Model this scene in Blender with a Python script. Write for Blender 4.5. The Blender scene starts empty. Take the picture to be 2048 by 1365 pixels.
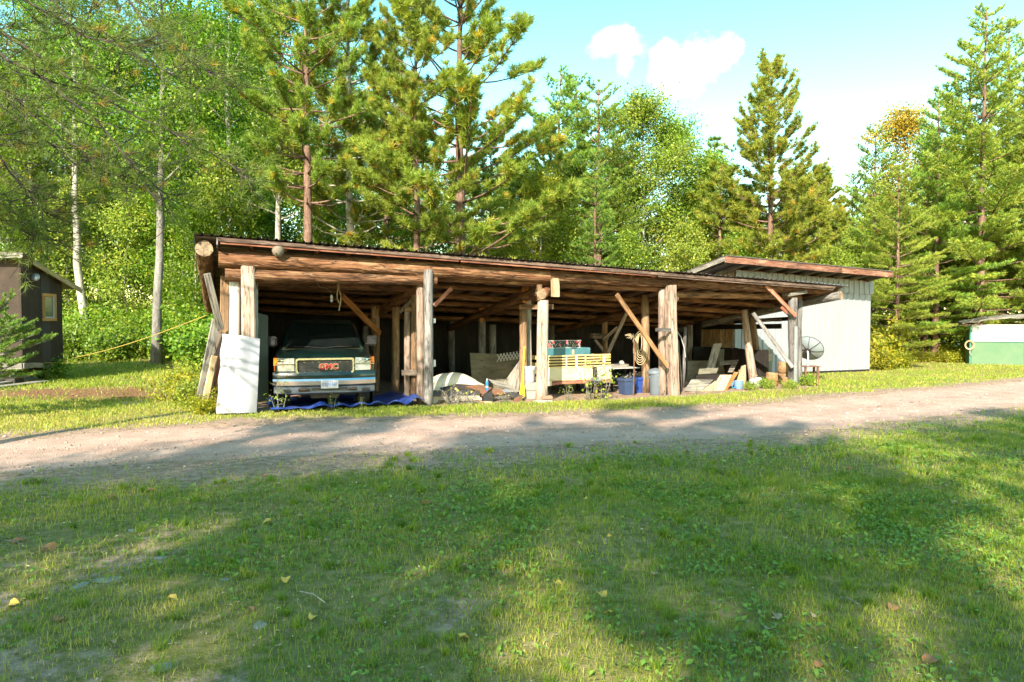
import bpy, bmesh, math, random
import numpy as np
from mathutils import Vector, Matrix, noise
R = math.radians
SC = bpy.context.scene
COL = SC.collection

# ------------------------------------------------------------------ camera
EYE = Vector((0.0, 0.0, 1.75))
FPX = 1365.0                                   # focal length in pixels of the 2048 px wide photograph
PITCH = math.atan(42 / FPX)
cam_d = bpy.data.cameras.new('camera'); cam_d.sensor_width = 36.0; cam_d.lens = 36.0 * FPX / 2048
cam_d.clip_start = 0.05; cam_d.clip_end = 3000
cam = bpy.data.objects.new('camera', cam_d); COL.objects.link(cam)
cam.location = EYE; cam.rotation_euler = (R(90) - PITCH, 0, 0)
SC.camera = cam

# ------------------------------------------------------------------ light
SUN_AZ = (-0.31, -0.951)                        # towards the sun: behind the camera, to the left
SUN_EL = R(34)
sdir = Vector((SUN_AZ[0] * math.cos(SUN_EL), SUN_AZ[1] * math.cos(SUN_EL), math.sin(SUN_EL))).normalized()
sun_d = bpy.data.lights.new('sun', 'SUN'); sun_d.energy = 2.0; sun_d.angle = R(0.55); sun_d.color = (1.0, 0.90, 0.74)
sun = bpy.data.objects.new('sun', sun_d); COL.objects.link(sun); sun.location = (-20, -20, 30)
sun.rotation_euler = sdir.to_track_quat('Z', 'Y').to_euler()
W = bpy.data.worlds.new('World'); SC.world = W; W.use_nodes = True
nt = W.node_tree; nt.nodes.clear()
def wn(t, **k):
    n = nt.nodes.new(t)
    for a, b in k.items(): setattr(n, a, b)
    return n
out = wn('ShaderNodeOutputWorld'); bg = wn('ShaderNodeBackground'); bg.inputs[1].default_value = 0.115
sky = wn('ShaderNodeTexSky', sky_type='NISHITA'); sky.sun_disc = False
sky.sun_elevation = SUN_EL; sky.sun_rotation = math.atan2(SUN_AZ[0], SUN_AZ[1]); sky.air_density = 1.0; sky.dust_density = 0.5; sky.ozone_density = 1.6
tc = wn('ShaderNodeTexCoord')
def wmath(op, a, b=None, clamp=False):
    n = wn('ShaderNodeMath', operation=op); n.use_clamp = clamp
    for i, v in enumerate((a, b)):
        if v is None: continue
        if hasattr(v, 'is_linked'): nt.links.new(v, n.inputs[i])
        else: n.inputs[i].default_value = v
    return n.outputs[0]
def pixdir(px, py):
    up = Vector((0, math.sin(PITCH), math.cos(PITCH))); fw = Vector((0, math.cos(PITCH), -math.sin(PITCH)))
    return Vector(((px - 1024) / FPX, 0, 0)) + up * (-(py - 682.5) / FPX) + fw
# small fair weather clouds all round the sky, two of them where the photograph has them
nz = wn('ShaderNodeTexNoise'); nz.inputs['Scale'].default_value = 22; nz.inputs['Detail'].default_value = 10; nz.inputs['Roughness'].default_value = 0.62
nt.links.new(tc.outputs['Generated'], nz.inputs['Vector'])
rng = random.Random(4)
blobs = [(pixdir(1215, 90).normalized(), .024), (pixdir(1262, 88).normalized(), .026), (pixdir(1250, 125).normalized(), .022), (pixdir(1330, 112).normalized(), .022), (pixdir(1345, 150).normalized(), .034), (pixdir(1395, 128).normalized(), .034), (pixdir(1440, 108).normalized(), .026), (pixdir(1472, 95).normalized(), .014), (pixdir(1335, 175).normalized(), .022)]
for i in range(16):
    a = rng.uniform(0, 6.28); e = rng.uniform(.25, 1.0)
    if abs(((math.pi / 2 - a + math.pi) % (2 * math.pi)) - math.pi) < 0.9 and e < .6: continue
    for k in range(3):
        blobs.append((Vector((math.cos(a + k * .06) * math.cos(e), math.sin(a + k * .06) * math.cos(e), math.sin(e + k * .01))), rng.uniform(.03, .06)))
acc = None
for d, r in blobs:
    vm = wn('ShaderNodeVectorMath', operation='DISTANCE'); nt.links.new(tc.outputs['Generated'], vm.inputs[0]); vm.inputs[1].default_value = d
    v = wmath('SUBTRACT', 1.0, wmath('DIVIDE', vm.outputs['Value'], r))
    acc = v if acc is None else wmath('MAXIMUM', acc, v)
dens = wmath('ADD', wmath('MAXIMUM', acc, -1.0), wmath('MULTIPLY', wmath('SUBTRACT', nz.outputs['Fac'], 0.5), 3.0))
mask = wmath('MULTIPLY', wmath('SUBTRACT', dens, 0.0), 1.0, True)
hs = wn('ShaderNodeHueSaturation'); hs.inputs['Hue'].default_value = 0.5; hs.inputs['Saturation'].default_value = 1.36; hs.inputs['Value'].default_value = 1.0
nt.links.new(sky.outputs[0], hs.inputs['Color'])
mx = wn('ShaderNodeMix', data_type='RGBA'); nt.links.new(mask, mx.inputs[0]); tn_ = wn('ShaderNodeMix', data_type='RGBA', blend_type='MULTIPLY'); tn_.inputs[0].default_value = 1.0; nt.links.new(hs.outputs[0], tn_.inputs[6]); tn_.inputs[7].default_value = (1.12, .98, .58, 1); nt.links.new(tn_.outputs[2], mx.inputs[6]); mx.inputs[7].default_value = (2.6, 2.6, 2.6, 1)
nt.links.new(mx.outputs[2], bg.inputs[0]); nt.links.new(bg.outputs[0], out.inputs[0])
SC.view_settings.view_transform = 'Standard'; SC.view_settings.look = 'None'; SC.view_settings.gamma = 1.0
SC.view_settings.use_curve_mapping = False; SC.view_settings.exposure = 2.88
SC.render.engine = 'CYCLES'
cy = SC.cycles; cy.max_bounces = 6; cy.diffuse_bounces = 3; cy.glossy_bounces = 3; cy.transmission_bounces = 4; cy.transparent_max_bounces = 8
cy.use_denoising = True; cy.caustics_reflective = False; cy.caustics_refractive = False

# ------------------------------------------------------------------ places
def ray_at(px, py, D):
    d = pixdir(px, py); return EYE + d * (D / d.y)
CA = R(23); CU = Vector((math.cos(CA), math.sin(CA), 0)); CV = Vector((-math.sin(CA), math.cos(CA), 0)); CO = Vector((-5.2, 13.4, 0))
def C(u, v, w): return CO + CU * u + CV * v + Vector((0, 0, w))       # carport frame -> world
def LP(px, py, v):                                                     # where a line of sight meets the carport plane v
    d = pixdir(px, py); t = (CO + CV * v - EYE).dot(CV) / d.dot(CV); return EYE + d * t
def uvw(P): q = P - CO; return q.dot(CU), q.dot(CV), P.z
GP = np.array([(-6, 4, 0), (0, 4, 0), (6, 4, 0), (-6, 8, 0), (0, 8, 0), (6, 8, 0), (12, 10, 0), (-11, 10, 0), (0, 0, 0), (0, -8, 0), (-3, 11, 0.0), (3, 12.5, -.02), (9, 16, -.05),
   (-5.2, 13.4, .03), (-1.84, 14.8, -.08), (.7, 15.9, -.16), (4, 17.3, -.2), (7.85, 18.9, -.1), (-4.4, 15.4, -.13), (-6, 18, -.1), (-3, 20, -.15), (1, 21, -.2), (5, 24, -.2), (13.7, 26, -.2), (9, 23, -.2), (20, 28, -.1), (16, 21, -.05),
   (-14, 27, .45), (-9, 27, .3), (-13, 18, .0), (-16, 22, .1), (-9, 20, .1), (-20, 32, .8), (-10, 35, .6), (0, 32, .2), (10, 35, .2), (22, 34, .2), (-25, 20, .3)], float)
def gz(x, y):
    x = np.asarray(x, float); y = np.asarray(y, float); sh = x.shape; x = x.ravel(); y = y.ravel()
    o = np.empty(x.size)
    for i in range(0, x.size, 20000):
        d2 = (x[i:i + 20000, None] - GP[None, :, 0]) ** 2 + (y[i:i + 20000, None] - GP[None, :, 1]) ** 2
        w = np.exp(-d2 / (2 * 2.2 ** 2)) + 1e-4 / (1 + d2 * .02)
        o[i:i + 20000] = (w * GP[None, :, 2]).sum(1) / w.sum(1)
    return o.reshape(sh) if sh else float(o[0])
def on_ground(P, dz=0): return Vector((P.x, P.y, gz(P.x, P.y) + dz))

# ------------------------------------------------------------------ objects
WM = {}
def emit(name, verts, faces, mats, parent=None, M=None, smooth=False, fm=None):
    me = bpy.data.meshes.new(name); me.from_pydata([tuple(v) for v in verts], [], faces)
    if not isinstance(mats, (list, tuple)): mats = [mats]
    for m in mats: me.materials.append(m)
    if fm is not None: me.polygons.foreach_set('material_index', fm)
    if smooth: me.polygons.foreach_set('use_smooth', [True] * len(me.polygons))
    me.update()
    return link(name, me, parent, M)
def link(name, data, parent=None, M=None):
    o = bpy.data.objects.new(name, data); COL.objects.link(o)
    M = M or Matrix()
    if parent is not None:
        o.parent = parent; o.matrix_local = WM[parent.name].inverted() @ M
    else: o.matrix_local = M
    WM[o.name] = M
    return o
def tag(o, label=None, cat=None, group=None, kind=None):
    if label: o['label'] = label
    if cat: o['category'] = cat
    if group: o['group'] = group
    if kind: o['kind'] = kind
    return o
def thing(name, label, cat, loc=(0, 0, 0), rz=0, group=None):
    o = link(name, None, None, Matrix.Translation(loc) @ Matrix.Rotation(rz, 4, 'Z')); o.empty_display_size = .2
    return tag(o, label, cat, group)
def copy_tree(o, M, name=None):
    c = o.copy(); COL.objects.link(c); c.matrix_local = M; WM[c.name] = M
    for ch in o.children:
        k = ch.copy(); COL.objects.link(k); k.parent = c; k.matrix_local = ch.matrix_local.copy()
        for g in ch.children:
            h = g.copy(); COL.objects.link(h); h.parent = k; h.matrix_local = g.matrix_local.copy()
    return c
def frame(p0, p1, hint=(0, 0, 1)):
    X = (Vector(p1) - Vector(p0)).normalized(); H = Vector(hint)
    if abs(X.dot(H)) > .97: H = Vector((0, 1, 0)) if abs(X.y) < .9 else Vector((1, 0, 0))
    Y = H - X * X.dot(H); Y.normalize(); Z = X.cross(Y)
    M = Matrix((X, Y, Z)).transposed().to_4x4(); M.translation = Vector(p0); return M
RN = random.Random(11)
def board(name, p0, p1, wid, thk, mat, parent, hint=(0, 0, 1), seg=2, rough=.012, ch=.12):
    """sawn board from p0 to p1; its width lies along hint"""
    L = (Vector(p1) - Vector(p0)).length; M = frame(p0, p1, hint)
    c = min(wid, thk) * ch; w, t = wid / 2, thk / 2
    ring = [(-w + c, -t), (w - c, -t), (w, -t + c), (w, t - c), (w - c, t), (-w + c, t), (-w, t - c), (-w, -t + c)]
    vs = []
    for i in range(seg + 1):
        x = L * i / seg; dy, dz = RN.uniform(-1, 1) * rough * wid * 2, RN.uniform(-1, 1) * rough * thk * 2
        s = 1 + RN.uniform(-1, 1) * rough * 2
        vs += [(x + (RN.uniform(-1, 1) * .006 if i in (0, seg) else 0), a * s + dy, b * s + dz) for a, b in ring]
    fs = [(i * 8 + k, i * 8 + (k + 1) % 8, i * 8 + 8 + (k + 1) % 8, i * 8 + 8 + k) for i in range(seg) for k in range(8)]
    fs += [tuple(range(7, -1, -1)), tuple(range(seg * 8, seg * 8 + 8))]
    return emit(name, vs, fs, mat, parent, M)
def log(name, p0, p1, r0, r1, mats, parent, n=12, bend=.02, lump=.06, seg=None):
    L = (Vector(p1) - Vector(p0)).length; M = frame(p0, p1); seg = seg or max(3, int(L / .35)); s = RN.uniform(0, 99)
    by, bz = RN.uniform(-1, 1) * bend * L, RN.uniform(-1, 1) * bend * L * .6
    vs, fs, fm = [], [], []
    for i in range(seg + 1):
        t = i / seg; r = r0 + (r1 - r0) * t; b = 4 * t * (1 - t)
        for k in range(n):
            a = 2 * math.pi * k / n
            q = 1 + lump * 2 * noise.noise((t * L * 1.7 + s, math.cos(a) * 1.3, math.sin(a) * 1.3))
            vs.append((t * L, math.cos(a) * r * q + by * b, math.sin(a) * r * q + bz * b))
    for i in range(seg):
        for k in range(n):
            fs.append((i * n + k, i * n + (k + 1) % n, i * n + n + (k + 1) % n, i * n + n + k)); fm.append(0)
    fs.append(tuple(range(n - 1, -1, -1))); fs.append(tuple(range(seg * n, seg * n + n))); fm += [1, 1]
    o = emit(name, vs, fs, mats if isinstance(mats, (list, tuple)) else [mats, mats], parent, M, True, fm)
    for p in o.data.polygons[-2:]: p.use_smooth = False
    return o
def rough_log(name, p0, p1, r0, r1, mats, parent, n=36, step=.07):
    """big peeled log with flaking bark"""
    L = (Vector(p1) - Vector(p0)).length; M = frame(p0, p1); seg = int(L / step); s = RN.uniform(0, 99); vs, fs, fm = [], [], []
    for i in range(seg + 1):
        x = i / seg * L; r = r0 + (r1 - r0) * i / seg
        for k in range(n):
            a = 2 * math.pi * k / n; c, d = math.cos(a), math.sin(a)
            q = 1 + .10 * noise.noise((x * .8 + s, c * 1.2, d * 1.2)) + .07 * noise.noise((x * 3 + s, c * 4, d * 4)); f = noise.noise((x * 2.2 + s, c * 5.5, d * 5.5)) + .5 * noise.noise((x * 7 + s, c * 9, d * 9))
            q += .055 * (1 if f > .12 else 0) + .03 * noise.noise((x * 11, c * 14 + s, d * 14)); vs.append((x, c * r * q, d * r * q))
    for i in range(seg):
        for k in range(n): fs.append((i * n + k, i * n + (k + 1) % n, i * n + n + (k + 1) % n, i * n + n + k)); fm.append(0)
    fs += [tuple(range(n - 1, -1, -1)), tuple(range(seg * n, seg * n + n))]; fm += [1, 1]
    return emit(name, vs, fs, mats, parent, M, False, fm)
def tube_geo(path, r, n=8, cap=True):
    path = [Vector(p) for p in path]; vs, fs = [], []
    rr = r if isinstance(r, (list, tuple)) else [r] * len(path)
    prev = None
    for i, p in enumerate(path):
        T = (path[min(i + 1, len(path) - 1)] - path[max(i - 1, 0)]).normalized()
        if prev is None: H = Vector((0, 0, 1)) if abs(T.z) < .9 else Vector((1, 0, 0))
        else: H = prev
        A = (H - T * T.dot(H)).normalized(); prev = A; B = T.cross(A)
        for k in range(n):
            a = 2 * math.pi * k / n; vs.append(p + (A * math.cos(a) + B * math.sin(a)) * rr[i])
    for i in range(len(path) - 1):
        for k in range(n): fs.append((i * n + k, i * n + (k + 1) % n, i * n + n + (k + 1) % n, i * n + n + k))
    if cap: fs += [tuple(range(n - 1, -1, -1)), tuple(range((len(path) - 1) * n, len(path) * n))]
    return vs, fs
class G:
    """collects shapes for ONE mesh"""
    def __init__(s): s.v, s.f, s.m = [], [], []
    def add(s, vs, fs, m=0):
        o = len(s.v); s.v += [Vector(v) for v in vs]; s.f += [tuple(i + o for i in f) for f in fs]; s.m += [m] * len(fs); return s
    def box(s, x0, x1, y0, y1, z0, z1, m=0, b=0):
        if b:
            bm = bmesh.new(); bmesh.ops.create_cube(bm, size=1)
            for v in bm.verts: v.co = Vector(((x0 + x1) / 2 + v.co.x * (x1 - x0), (y0 + y1) / 2 + v.co.y * (y1 - y0), (z0 + z1) / 2 + v.co.z * (z1 - z0)))
            bmesh.ops.bevel(bm, geom=bm.edges[:], offset=b, segments=2, affect='EDGES'); bm.verts.index_update()
            s.add([v.co.copy() for v in bm.verts], [[v.index for v in f.verts] for f in bm.faces], m); bm.free(); return s
        vs = [(x, y, z) for z in (z0, z1) for y in (y0, y1) for x in (x0, x1)]
        return s.add(vs, [(0, 2, 3, 1), (4, 5, 7, 6), (0, 1, 5, 4), (2, 6, 7, 3), (0, 4, 6, 2), (1, 3, 7, 5)], m)
    def tube(s, path, r, n=8, m=0): vs, fs = tube_geo(path, r, n); return s.add(vs, fs, m)
    def lathe(s, prof, n=24, c=(0, 0, 0), m=0, caps=True):
        vs = [(c[0] + r * math.cos(2 * math.pi * k / n), c[1] + r * math.sin(2 * math.pi * k / n), c[2] + z) for r, z in prof for k in range(n)]
        fs = [(i * n + k, i * n + (k + 1) % n, i * n + n + (k + 1) % n, i * n + n + k) for i in range(len(prof) - 1) for k in range(n)]
        if caps: fs += [tuple(range(n - 1, -1, -1)), tuple(range((len(prof) - 1) * n, len(prof) * n))]
        return s.add(vs, fs, m)
    def prism(s, poly, z0, z1, axis='z', m=0):
        f = {'z': lambda a, b, c: (a, b, c), 'y': lambda a, b, c: (a, c, b), 'x': lambda a, b, c: (c, a, b)}[axis]
        n = len(poly); vs = [f(a, b, z0) for a, b in poly] + [f(a, b, z1) for a, b in poly]
        fs = [(k, (k + 1) % n, n + (k + 1) % n, n + k) for k in range(n)] + [tuple(range(n - 1, -1, -1)), tuple(range(n, 2 * n))]
        return s.add(vs, fs, m)
    def loft(s, rings, m=0, closed=True, caps=True):
        n = len(rings[0]); vs = [p for r in rings for p in r]; K = n if closed else n - 1
        fs = [(i * n + k, i * n + (k + 1) % n, i * n + n + (k + 1) % n, i * n + n + k) for i in range(len(rings) - 1) for k in range(K)]
        if caps and closed: fs += [tuple(range(n - 1, -1, -1)), tuple(range((len(rings) - 1) * n, len(rings) * n))]
        return s.add(vs, fs, m)
    def out(s, name, mats, parent=None, M=None, smooth=False, weld=False, fixn=True):
        o = emit(name, s.v, s.f, mats, parent, M, False, s.m)
        if fixn or weld:
            bm = bmesh.new(); bm.from_mesh(o.data)
            if weld: bmesh.ops.remove_doubles(bm, verts=bm.verts, dist=1e-4)
            if fixn: bmesh.ops.recalc_face_normals(bm, faces=bm.faces)
            bm.to_mesh(o.data); bm.free()
        if smooth:
            o.data.polygons.foreach_set('use_smooth', [True] * len(o.data.polygons))
            try: o.data.set_sharp_from_angle(angle=R(38))
            except Exception: pass
        return o
def text(name, body, size, mat, parent, M, ext=.004, sx=1.0, bevel=0, spacing=1.0, off=0):
    c = bpy.data.curves.new(name, 'FONT'); c.body = body; c.size = size; c.extrude = ext; c.align_x = 'CENTER'; c.align_y = 'CENTER'; c.bevel_depth = bevel; c.space_character = spacing
    c.resolution_u = 3; c.materials.append(mat)
    c.offset = off
    tmp = bpy.data.objects.new(name, c); me = bpy.data.meshes.new_from_object(tmp); bpy.data.objects.remove(tmp)
    return link(name, me, parent, M @ Matrix.Diagonal((sx, 1, 1, 1)))

# ------------------------------------------------------------------ materials
def mat(name):
    m = bpy.data.materials.new(name); m.use_nodes = True; t = m.node_tree; t.nodes.clear()
    o = t.nodes.new('ShaderNodeOutputMaterial'); b = t.nodes.new('ShaderNodeBsdfPrincipled'); t.links.new(b.outputs[0], o.inputs[0])
    return m, t, b, o
def nd(t, ty, ins=None, **k):
    n = t.nodes.new(ty)
    for a, b in k.items(): setattr(n, a, b)
    for a, b in (ins or {}).items():
        if hasattr(b, 'is_linked'): t.links.new(b, n.inputs[a])
        else: n.inputs[a].default_value = b
    return n
def ramp(t, fac, stops):
    n = t.nodes.new('ShaderNodeValToRGB'); e = n.color_ramp.elements
    while len(e) < len(stops): e.new(.5)
    for x, (p, c) in zip(e, stops): x.position = p; x.color = (*c, 1) if len(c) == 3 else c
    t.links.new(fac, n.inputs[0]); return n.outputs[0]
def mixc(t, f, a, b, mode='MIX'):
    n = t.nodes.new('ShaderNodeMix'); n.data_type = 'RGBA'; n.blend_type = mode
    for i, v in ((0, f), (6, a), (7, b)):
        if hasattr(v, 'is_linked'): t.links.new(v, n.inputs[i])
        else: n.inputs[i].default_value = v if i == 0 else (*v, 1)
    return n.outputs[2]
def mth(t, op, a, b=0.0, clamp=False):
    n = nd(t, 'ShaderNodeMath', {0: a, 1: b}, operation=op); n.use_clamp = clamp; return n.outputs[0]
def coords(t, scale=(1, 1, 1), rnd=True):
    tc = t.nodes.new('ShaderNodeTexCoord'); v = tc.outputs['Object']
    if rnd:
        oi = t.nodes.new('ShaderNodeObjectInfo')
        a = nd(t, 'ShaderNodeVectorMath', {0: (37.0, 11.0, 23.0)}, operation='SCALE'); t.links.new(oi.outputs['Random'], a.inputs['Scale'])
        b = nd(t, 'ShaderNodeVectorMath', {0: v, 1: a.outputs[0]}, operation='ADD'); v = b.outputs[0]
    mp = nd(t, 'ShaderNodeMapping', {'Vector': v, 'Scale': scale}); return mp.outputs[0]
def noi(t, vec, scale, detail=4, rough=.55, out='Fac', dist=0):
    return nd(t, 'ShaderNodeTexNoise', {'Vector': vec, 'Scale': scale, 'Detail': detail, 'Roughness': rough, 'Distortion': dist}).outputs[out]
def bump(t, b, h, s=.4, d=.01):
    n = nd(t, 'ShaderNodeBump', {'Height': h, 'Strength': s, 'Distance': d}); t.links.new(n.outputs[0], b.inputs['Normal'])
def wood(name, cols, grain=11.0, rough=.82, blot=.45, bs=.45, cracks=True, blotc=(.02, .016, .013)):
    """weathered timber, grain along local X"""
    m, t, b, o = mat(name)
    g = noi(t, coords(t, (1.7, grain, grain)), 1.0, 9, .66, dist=.5); n2 = noi(t, coords(t, (.9, 1.8, 1.8)), 1.8, 6, .62)
    f = mth(t, 'ADD', mth(t, 'MULTIPLY', g, .6), mth(t, 'MULTIPLY', n2, .4))
    c = ramp(t, f, [(.34, cols[0]), (.5, cols[1]), (.66, cols[2])])
    oi = t.nodes.new('ShaderNodeObjectInfo'); hv = nd(t, 'ShaderNodeHueSaturation', {'Color': c})
    t.links.new(mth(t, 'ADD', mth(t, 'MULTIPLY', oi.outputs['Random'], .55), .72), hv.inputs['Value']); c = hv.outputs[0]
    st = noi(t, coords(t, (.9, 3, 3)), 2.2, 6, .65)
    c = mixc(t, mth(t, 'MULTIPLY', mth(t, 'MULTIPLY', mth(t, 'SUBTRACT', st, .54), 7.0, True), blot), c, blotc)
    kn = nd(t, 'ShaderNodeTexVoronoi', {'Vector': coords(t, (1.0, 2.2, 2.2)), 'Scale': 2.6}); c = mixc(t, mth(t, 'MULTIPLY', mth(t, 'SUBTRACT', .13, kn.outputs['Distance']), 9.0, True), c, tuple(x * .35 for x in cols[0]))
    h = g
    if cracks:
        k = noi(t, coords(t, (.7, 8, 8)), 1.3, 3, .5); cr = mth(t, 'MULTIPLY', mth(t, 'SUBTRACT', .028, mth(t, 'ABSOLUTE', mth(t, 'SUBTRACT', k, .5))), 36.0, True)
        c = mixc(t, mth(t, 'MULTIPLY', cr, .75), c, (.018, .013, .01)); h = mth(t, 'SUBTRACT', g, cr)
    t.links.new(c, b.inputs['Base Color']); b.inputs['Roughness'].default_value = rough; b.inputs['Specular IOR Level'].default_value = .25
    bump(t, b, h, bs, .012); return m
def barkmat(name, cols, sc=6.0, bs=.8, spots=None, st=(1, 1, .3)):
    m, t, b, o = mat(name)
    v = coords(t, st); a = noi(t, v, sc * 2.2, 7, .68, dist=.6); big = noi(t, v, sc * .5, 4, .6)
    f = mth(t, 'ADD', mth(t, 'MULTIPLY', a, .65), mth(t, 'MULTIPLY', big, .35))
    c = ramp(t, f, [(.33, cols[0]), (.5, cols[1]), (.66, cols[2])])
    if spots:
        s = noi(t, coords(t, (1, 1, 3)), 2.4, 5, .7); c = mixc(t, mth(t, 'MULTIPLY', mth(t, 'SUBTRACT', s, .56), 12.0, True), c, spots)
    t.links.new(c, b.inputs['Base Color']); b.inputs['Roughness'].default_value = .9; b.inputs['Specular IOR Level'].default_value = .2
    bump(t, b, a, bs, .03); return m
def paint(name, col, rough=.5, metal=0, dirt=.25, dirtc=(.09, .07, .05), sc=3.0, bs=.05, coat=0):
    m, t, b, o = mat(name)
    n = noi(t, coords(t), sc, 7, .65); n2 = noi(t, coords(t), sc * 9, 4, .6)
    f = mth(t, 'MULTIPLY', mth(t, 'MULTIPLY', mth(t, 'SUBTRACT', n, .45), 3.5, True), dirt)
    c = mixc(t, f, col, dirtc); t.links.new(c, b.inputs['Base Color']); b.inputs['Metallic'].default_value = metal
    t.links.new(mth(t, 'ADD', mth(t, 'MULTIPLY', n2, .25), rough - .1, True), b.inputs['Roughness'])
    b.inputs['Coat Weight'].default_value = coat; b.inputs['Coat Roughness'].default_value = .08
    bump(t, b, n2, bs, .01); return m
def leafmat(name, stops, trans=.38, rough=.5, hv=.25):
    m, t, b, o = mat(name)
    at = nd(t, 'ShaderNodeAttribute', attribute_name='tint'); c = ramp(t, at.outputs['Fac'], stops)
    oi = t.nodes.new('ShaderNodeObjectInfo'); h = nd(t, 'ShaderNodeHueSaturation', {'Color': c})
    t.links.new(mth(t, 'ADD', mth(t, 'MULTIPLY', oi.outputs['Random'], hv), 1 - hv / 2), h.inputs['Value'])
    t.links.new(mth(t, 'ADD', mth(t, 'MULTIPLY', oi.outputs['Random'], .03), .485), h.inputs['Hue']); c = h.outputs[0]
    t.links.new(c, b.inputs['Base Color']); b.inputs['Roughness'].default_value = rough; b.inputs['Specular IOR Level'].default_value = .35
    tr = nd(t, 'ShaderNodeBsdfTranslucent'); tc2 = mixc(t, 1.0, c, (1.15, 1.2, .55), 'MULTIPLY'); t.links.new(tc2, tr.inputs[0])
    ms = nd(t, 'ShaderNodeMixShader', {0: trans}); t.links.new(b.outputs[0], ms.inputs[1]); t.links.new(tr.outputs[0], ms.inputs[2]); t.links.new(ms.outputs[0], o.inputs[0])
    return m
# ------------------------------------------------------------------ shared materials
M_ = {}
M_['log'] = wood('log_red_brown', [(.045, .019, .010), (.165, .075, .036), (.36, .225, .125)], 15.0, .85, .6, 1.0)
M_['log_dark'] = wood('log_brown', [(.06, .03, .016), (.18, .09, .042), (.34, .19, .095)], 14.0, .88, .55, .9)
m, t, b, o = mat('log_end_grain')
tc_ = nd(t, 'ShaderNodeTexCoord'); sx_ = nd(t, 'ShaderNodeSeparateXYZ', {0: tc_.outputs['Object']}); n_ = noi(t, coords(t, (1, 1, 1)), 9, 5, .6)
rr_ = mth(t, 'SQRT', mth(t, 'ADD', mth(t, 'POWER', sx_.outputs[1], 2.0), mth(t, 'POWER', sx_.outputs[2], 2.0))); rg = mth(t, 'SINE', mth(t, 'ADD', mth(t, 'MULTIPLY', rr_, 330.0), mth(t, 'MULTIPLY', n_, 9.0)))
an = mth(t, 'ARCTAN2', sx_.outputs[1], sx_.outputs[2]); ck = mth(t, 'GREATER_THAN', mth(t, 'SINE', mth(t, 'ADD', mth(t, 'MULTIPLY', an, 5.0), mth(t, 'MULTIPLY', n_, 7.0))), .985)
c = ramp(t, mth(t, 'ADD', mth(t, 'MULTIPLY', rg, .14), n_), [(.3, (.09, .06, .038)), (.5, (.21, .145, .09)), (.7, (.33, .25, .16))]); c = mixc(t, ck, c, (.03, .02, .014)); t.links.new(c, b.inputs['Base Color']); b.inputs['Roughness'].default_value = .9; bump(t, b, rg, .2, .004); M_['end'] = m
M_['post'] = wood('post_weathered', [(.16, .115, .09), (.34, .25, .2), (.50, .39, .32)], 12.0, .85, .35, .5)
M_['post_grey'] = wood('post_grey', [(.075, .07, .07), (.16, .15, .145), (.30, .28, .26)], 12.0, .85, .5, .5)
M_['post_brown'] = wood('post_brown', [(.10, .06, .035), (.22, .135, .075), (.36, .24, .14)], 11.0, .85, .4, .5)
M_['fascia'] = wood('fascia_old', [(.05, .032, .025), (.13, .085, .065), (.27, .19, .15)], 18.0, .86, .6, .6)
M_['plank'] = wood('plank_old', [(.10, .075, .06), (.2, .15, .12), (.33, .26, .2)], 14.0, .86, .4, .4)
M_['plank_grey'] = wood('plank_grey', [(.11, .10, .09), (.23, .21, .18), (.38, .35, .3)], 14.0, .86, .35, .4)
M_['plank_orange'] = wood('plank_orange', [(.20, .075, .02), (.38, .16, .05), (.5, .26, .1)], 14.0, .8, .25, .35)
M_['brace_brown'] = wood('brace_brown', [(.12, .055, .022), (.25, .125, .055), (.38, .22, .11)], 14.0, .85, .4, .4)
M_['plank_red'] = wood('plank_red', [(.16, .055, .035), (.32, .12, .075), (.5, .27, .18)], 14.0, .85, .35, .5)
M_['fascia_red'] = wood('fascia_red_brown', [(.08, .035, .022), (.19, .085, .055), (.34, .2, .14)], 14.0, .85, .55, .5)
M_['plank_new'] = wood('plank_new', [(.30, .2, .11), (.46, .33, .19), (.58, .44, .28)], 14.0, .8, .15, .3)
M_['board_olive'] = wood('board_olive', [(.085, .082, .06), (.15, .14, .10), (.22, .21, .16)], 6.0, .85, .3, .25, False)
M_['board_dark'] = wood('board_dark', [(.010, .009, .008), (.02, .017, .015), (.036, .031, .026)], 10.0, .9, .3, .4)  # darkened so that the carport's interior shade is in the colour
M_['plank_tan'] = wood('plank_tan', [(.30, .2, .12), (.45, .31, .2), (.56, .42, .29)], 9.0, .85, .25, .3)
M_['roof'] = paint('roof_metal', (.10, .09, .085), .55, .35, .7, (.14, .07, .04), 2.5)
M_['flash'] = paint('flashing_metal', (.42, .47, .52), .45, .6, .3)
M_['galv'] = paint('galvanised', (.40, .42, .45), .45, .7, .4, (.2, .14, .1))
M_['rust'] = paint('rusty_iron', (.16, .075, .04), .85, .1, .8, (.06, .035, .025), 8, .3)
M_['dark'] = paint('dark_iron', (.035, .035, .037), .6, .3, .5, (.1, .06, .04), 6, .2)
M_['white'] = paint('white_paint', (.42, .42, .41), .5, 0, .25, (.4, .37, .33))
M_['black'] = paint('black_rubber', (.015, .015, .016), .75, 0, .4, (.06, .05, .04), 8, .2)
M_['rope'] = paint('rope_fibre', (.42, .33, .2), .9, 0, .4)
M_['yrope'] = paint('yellow_rope', (.40, .30, .06), .8, 0, .2)

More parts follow.
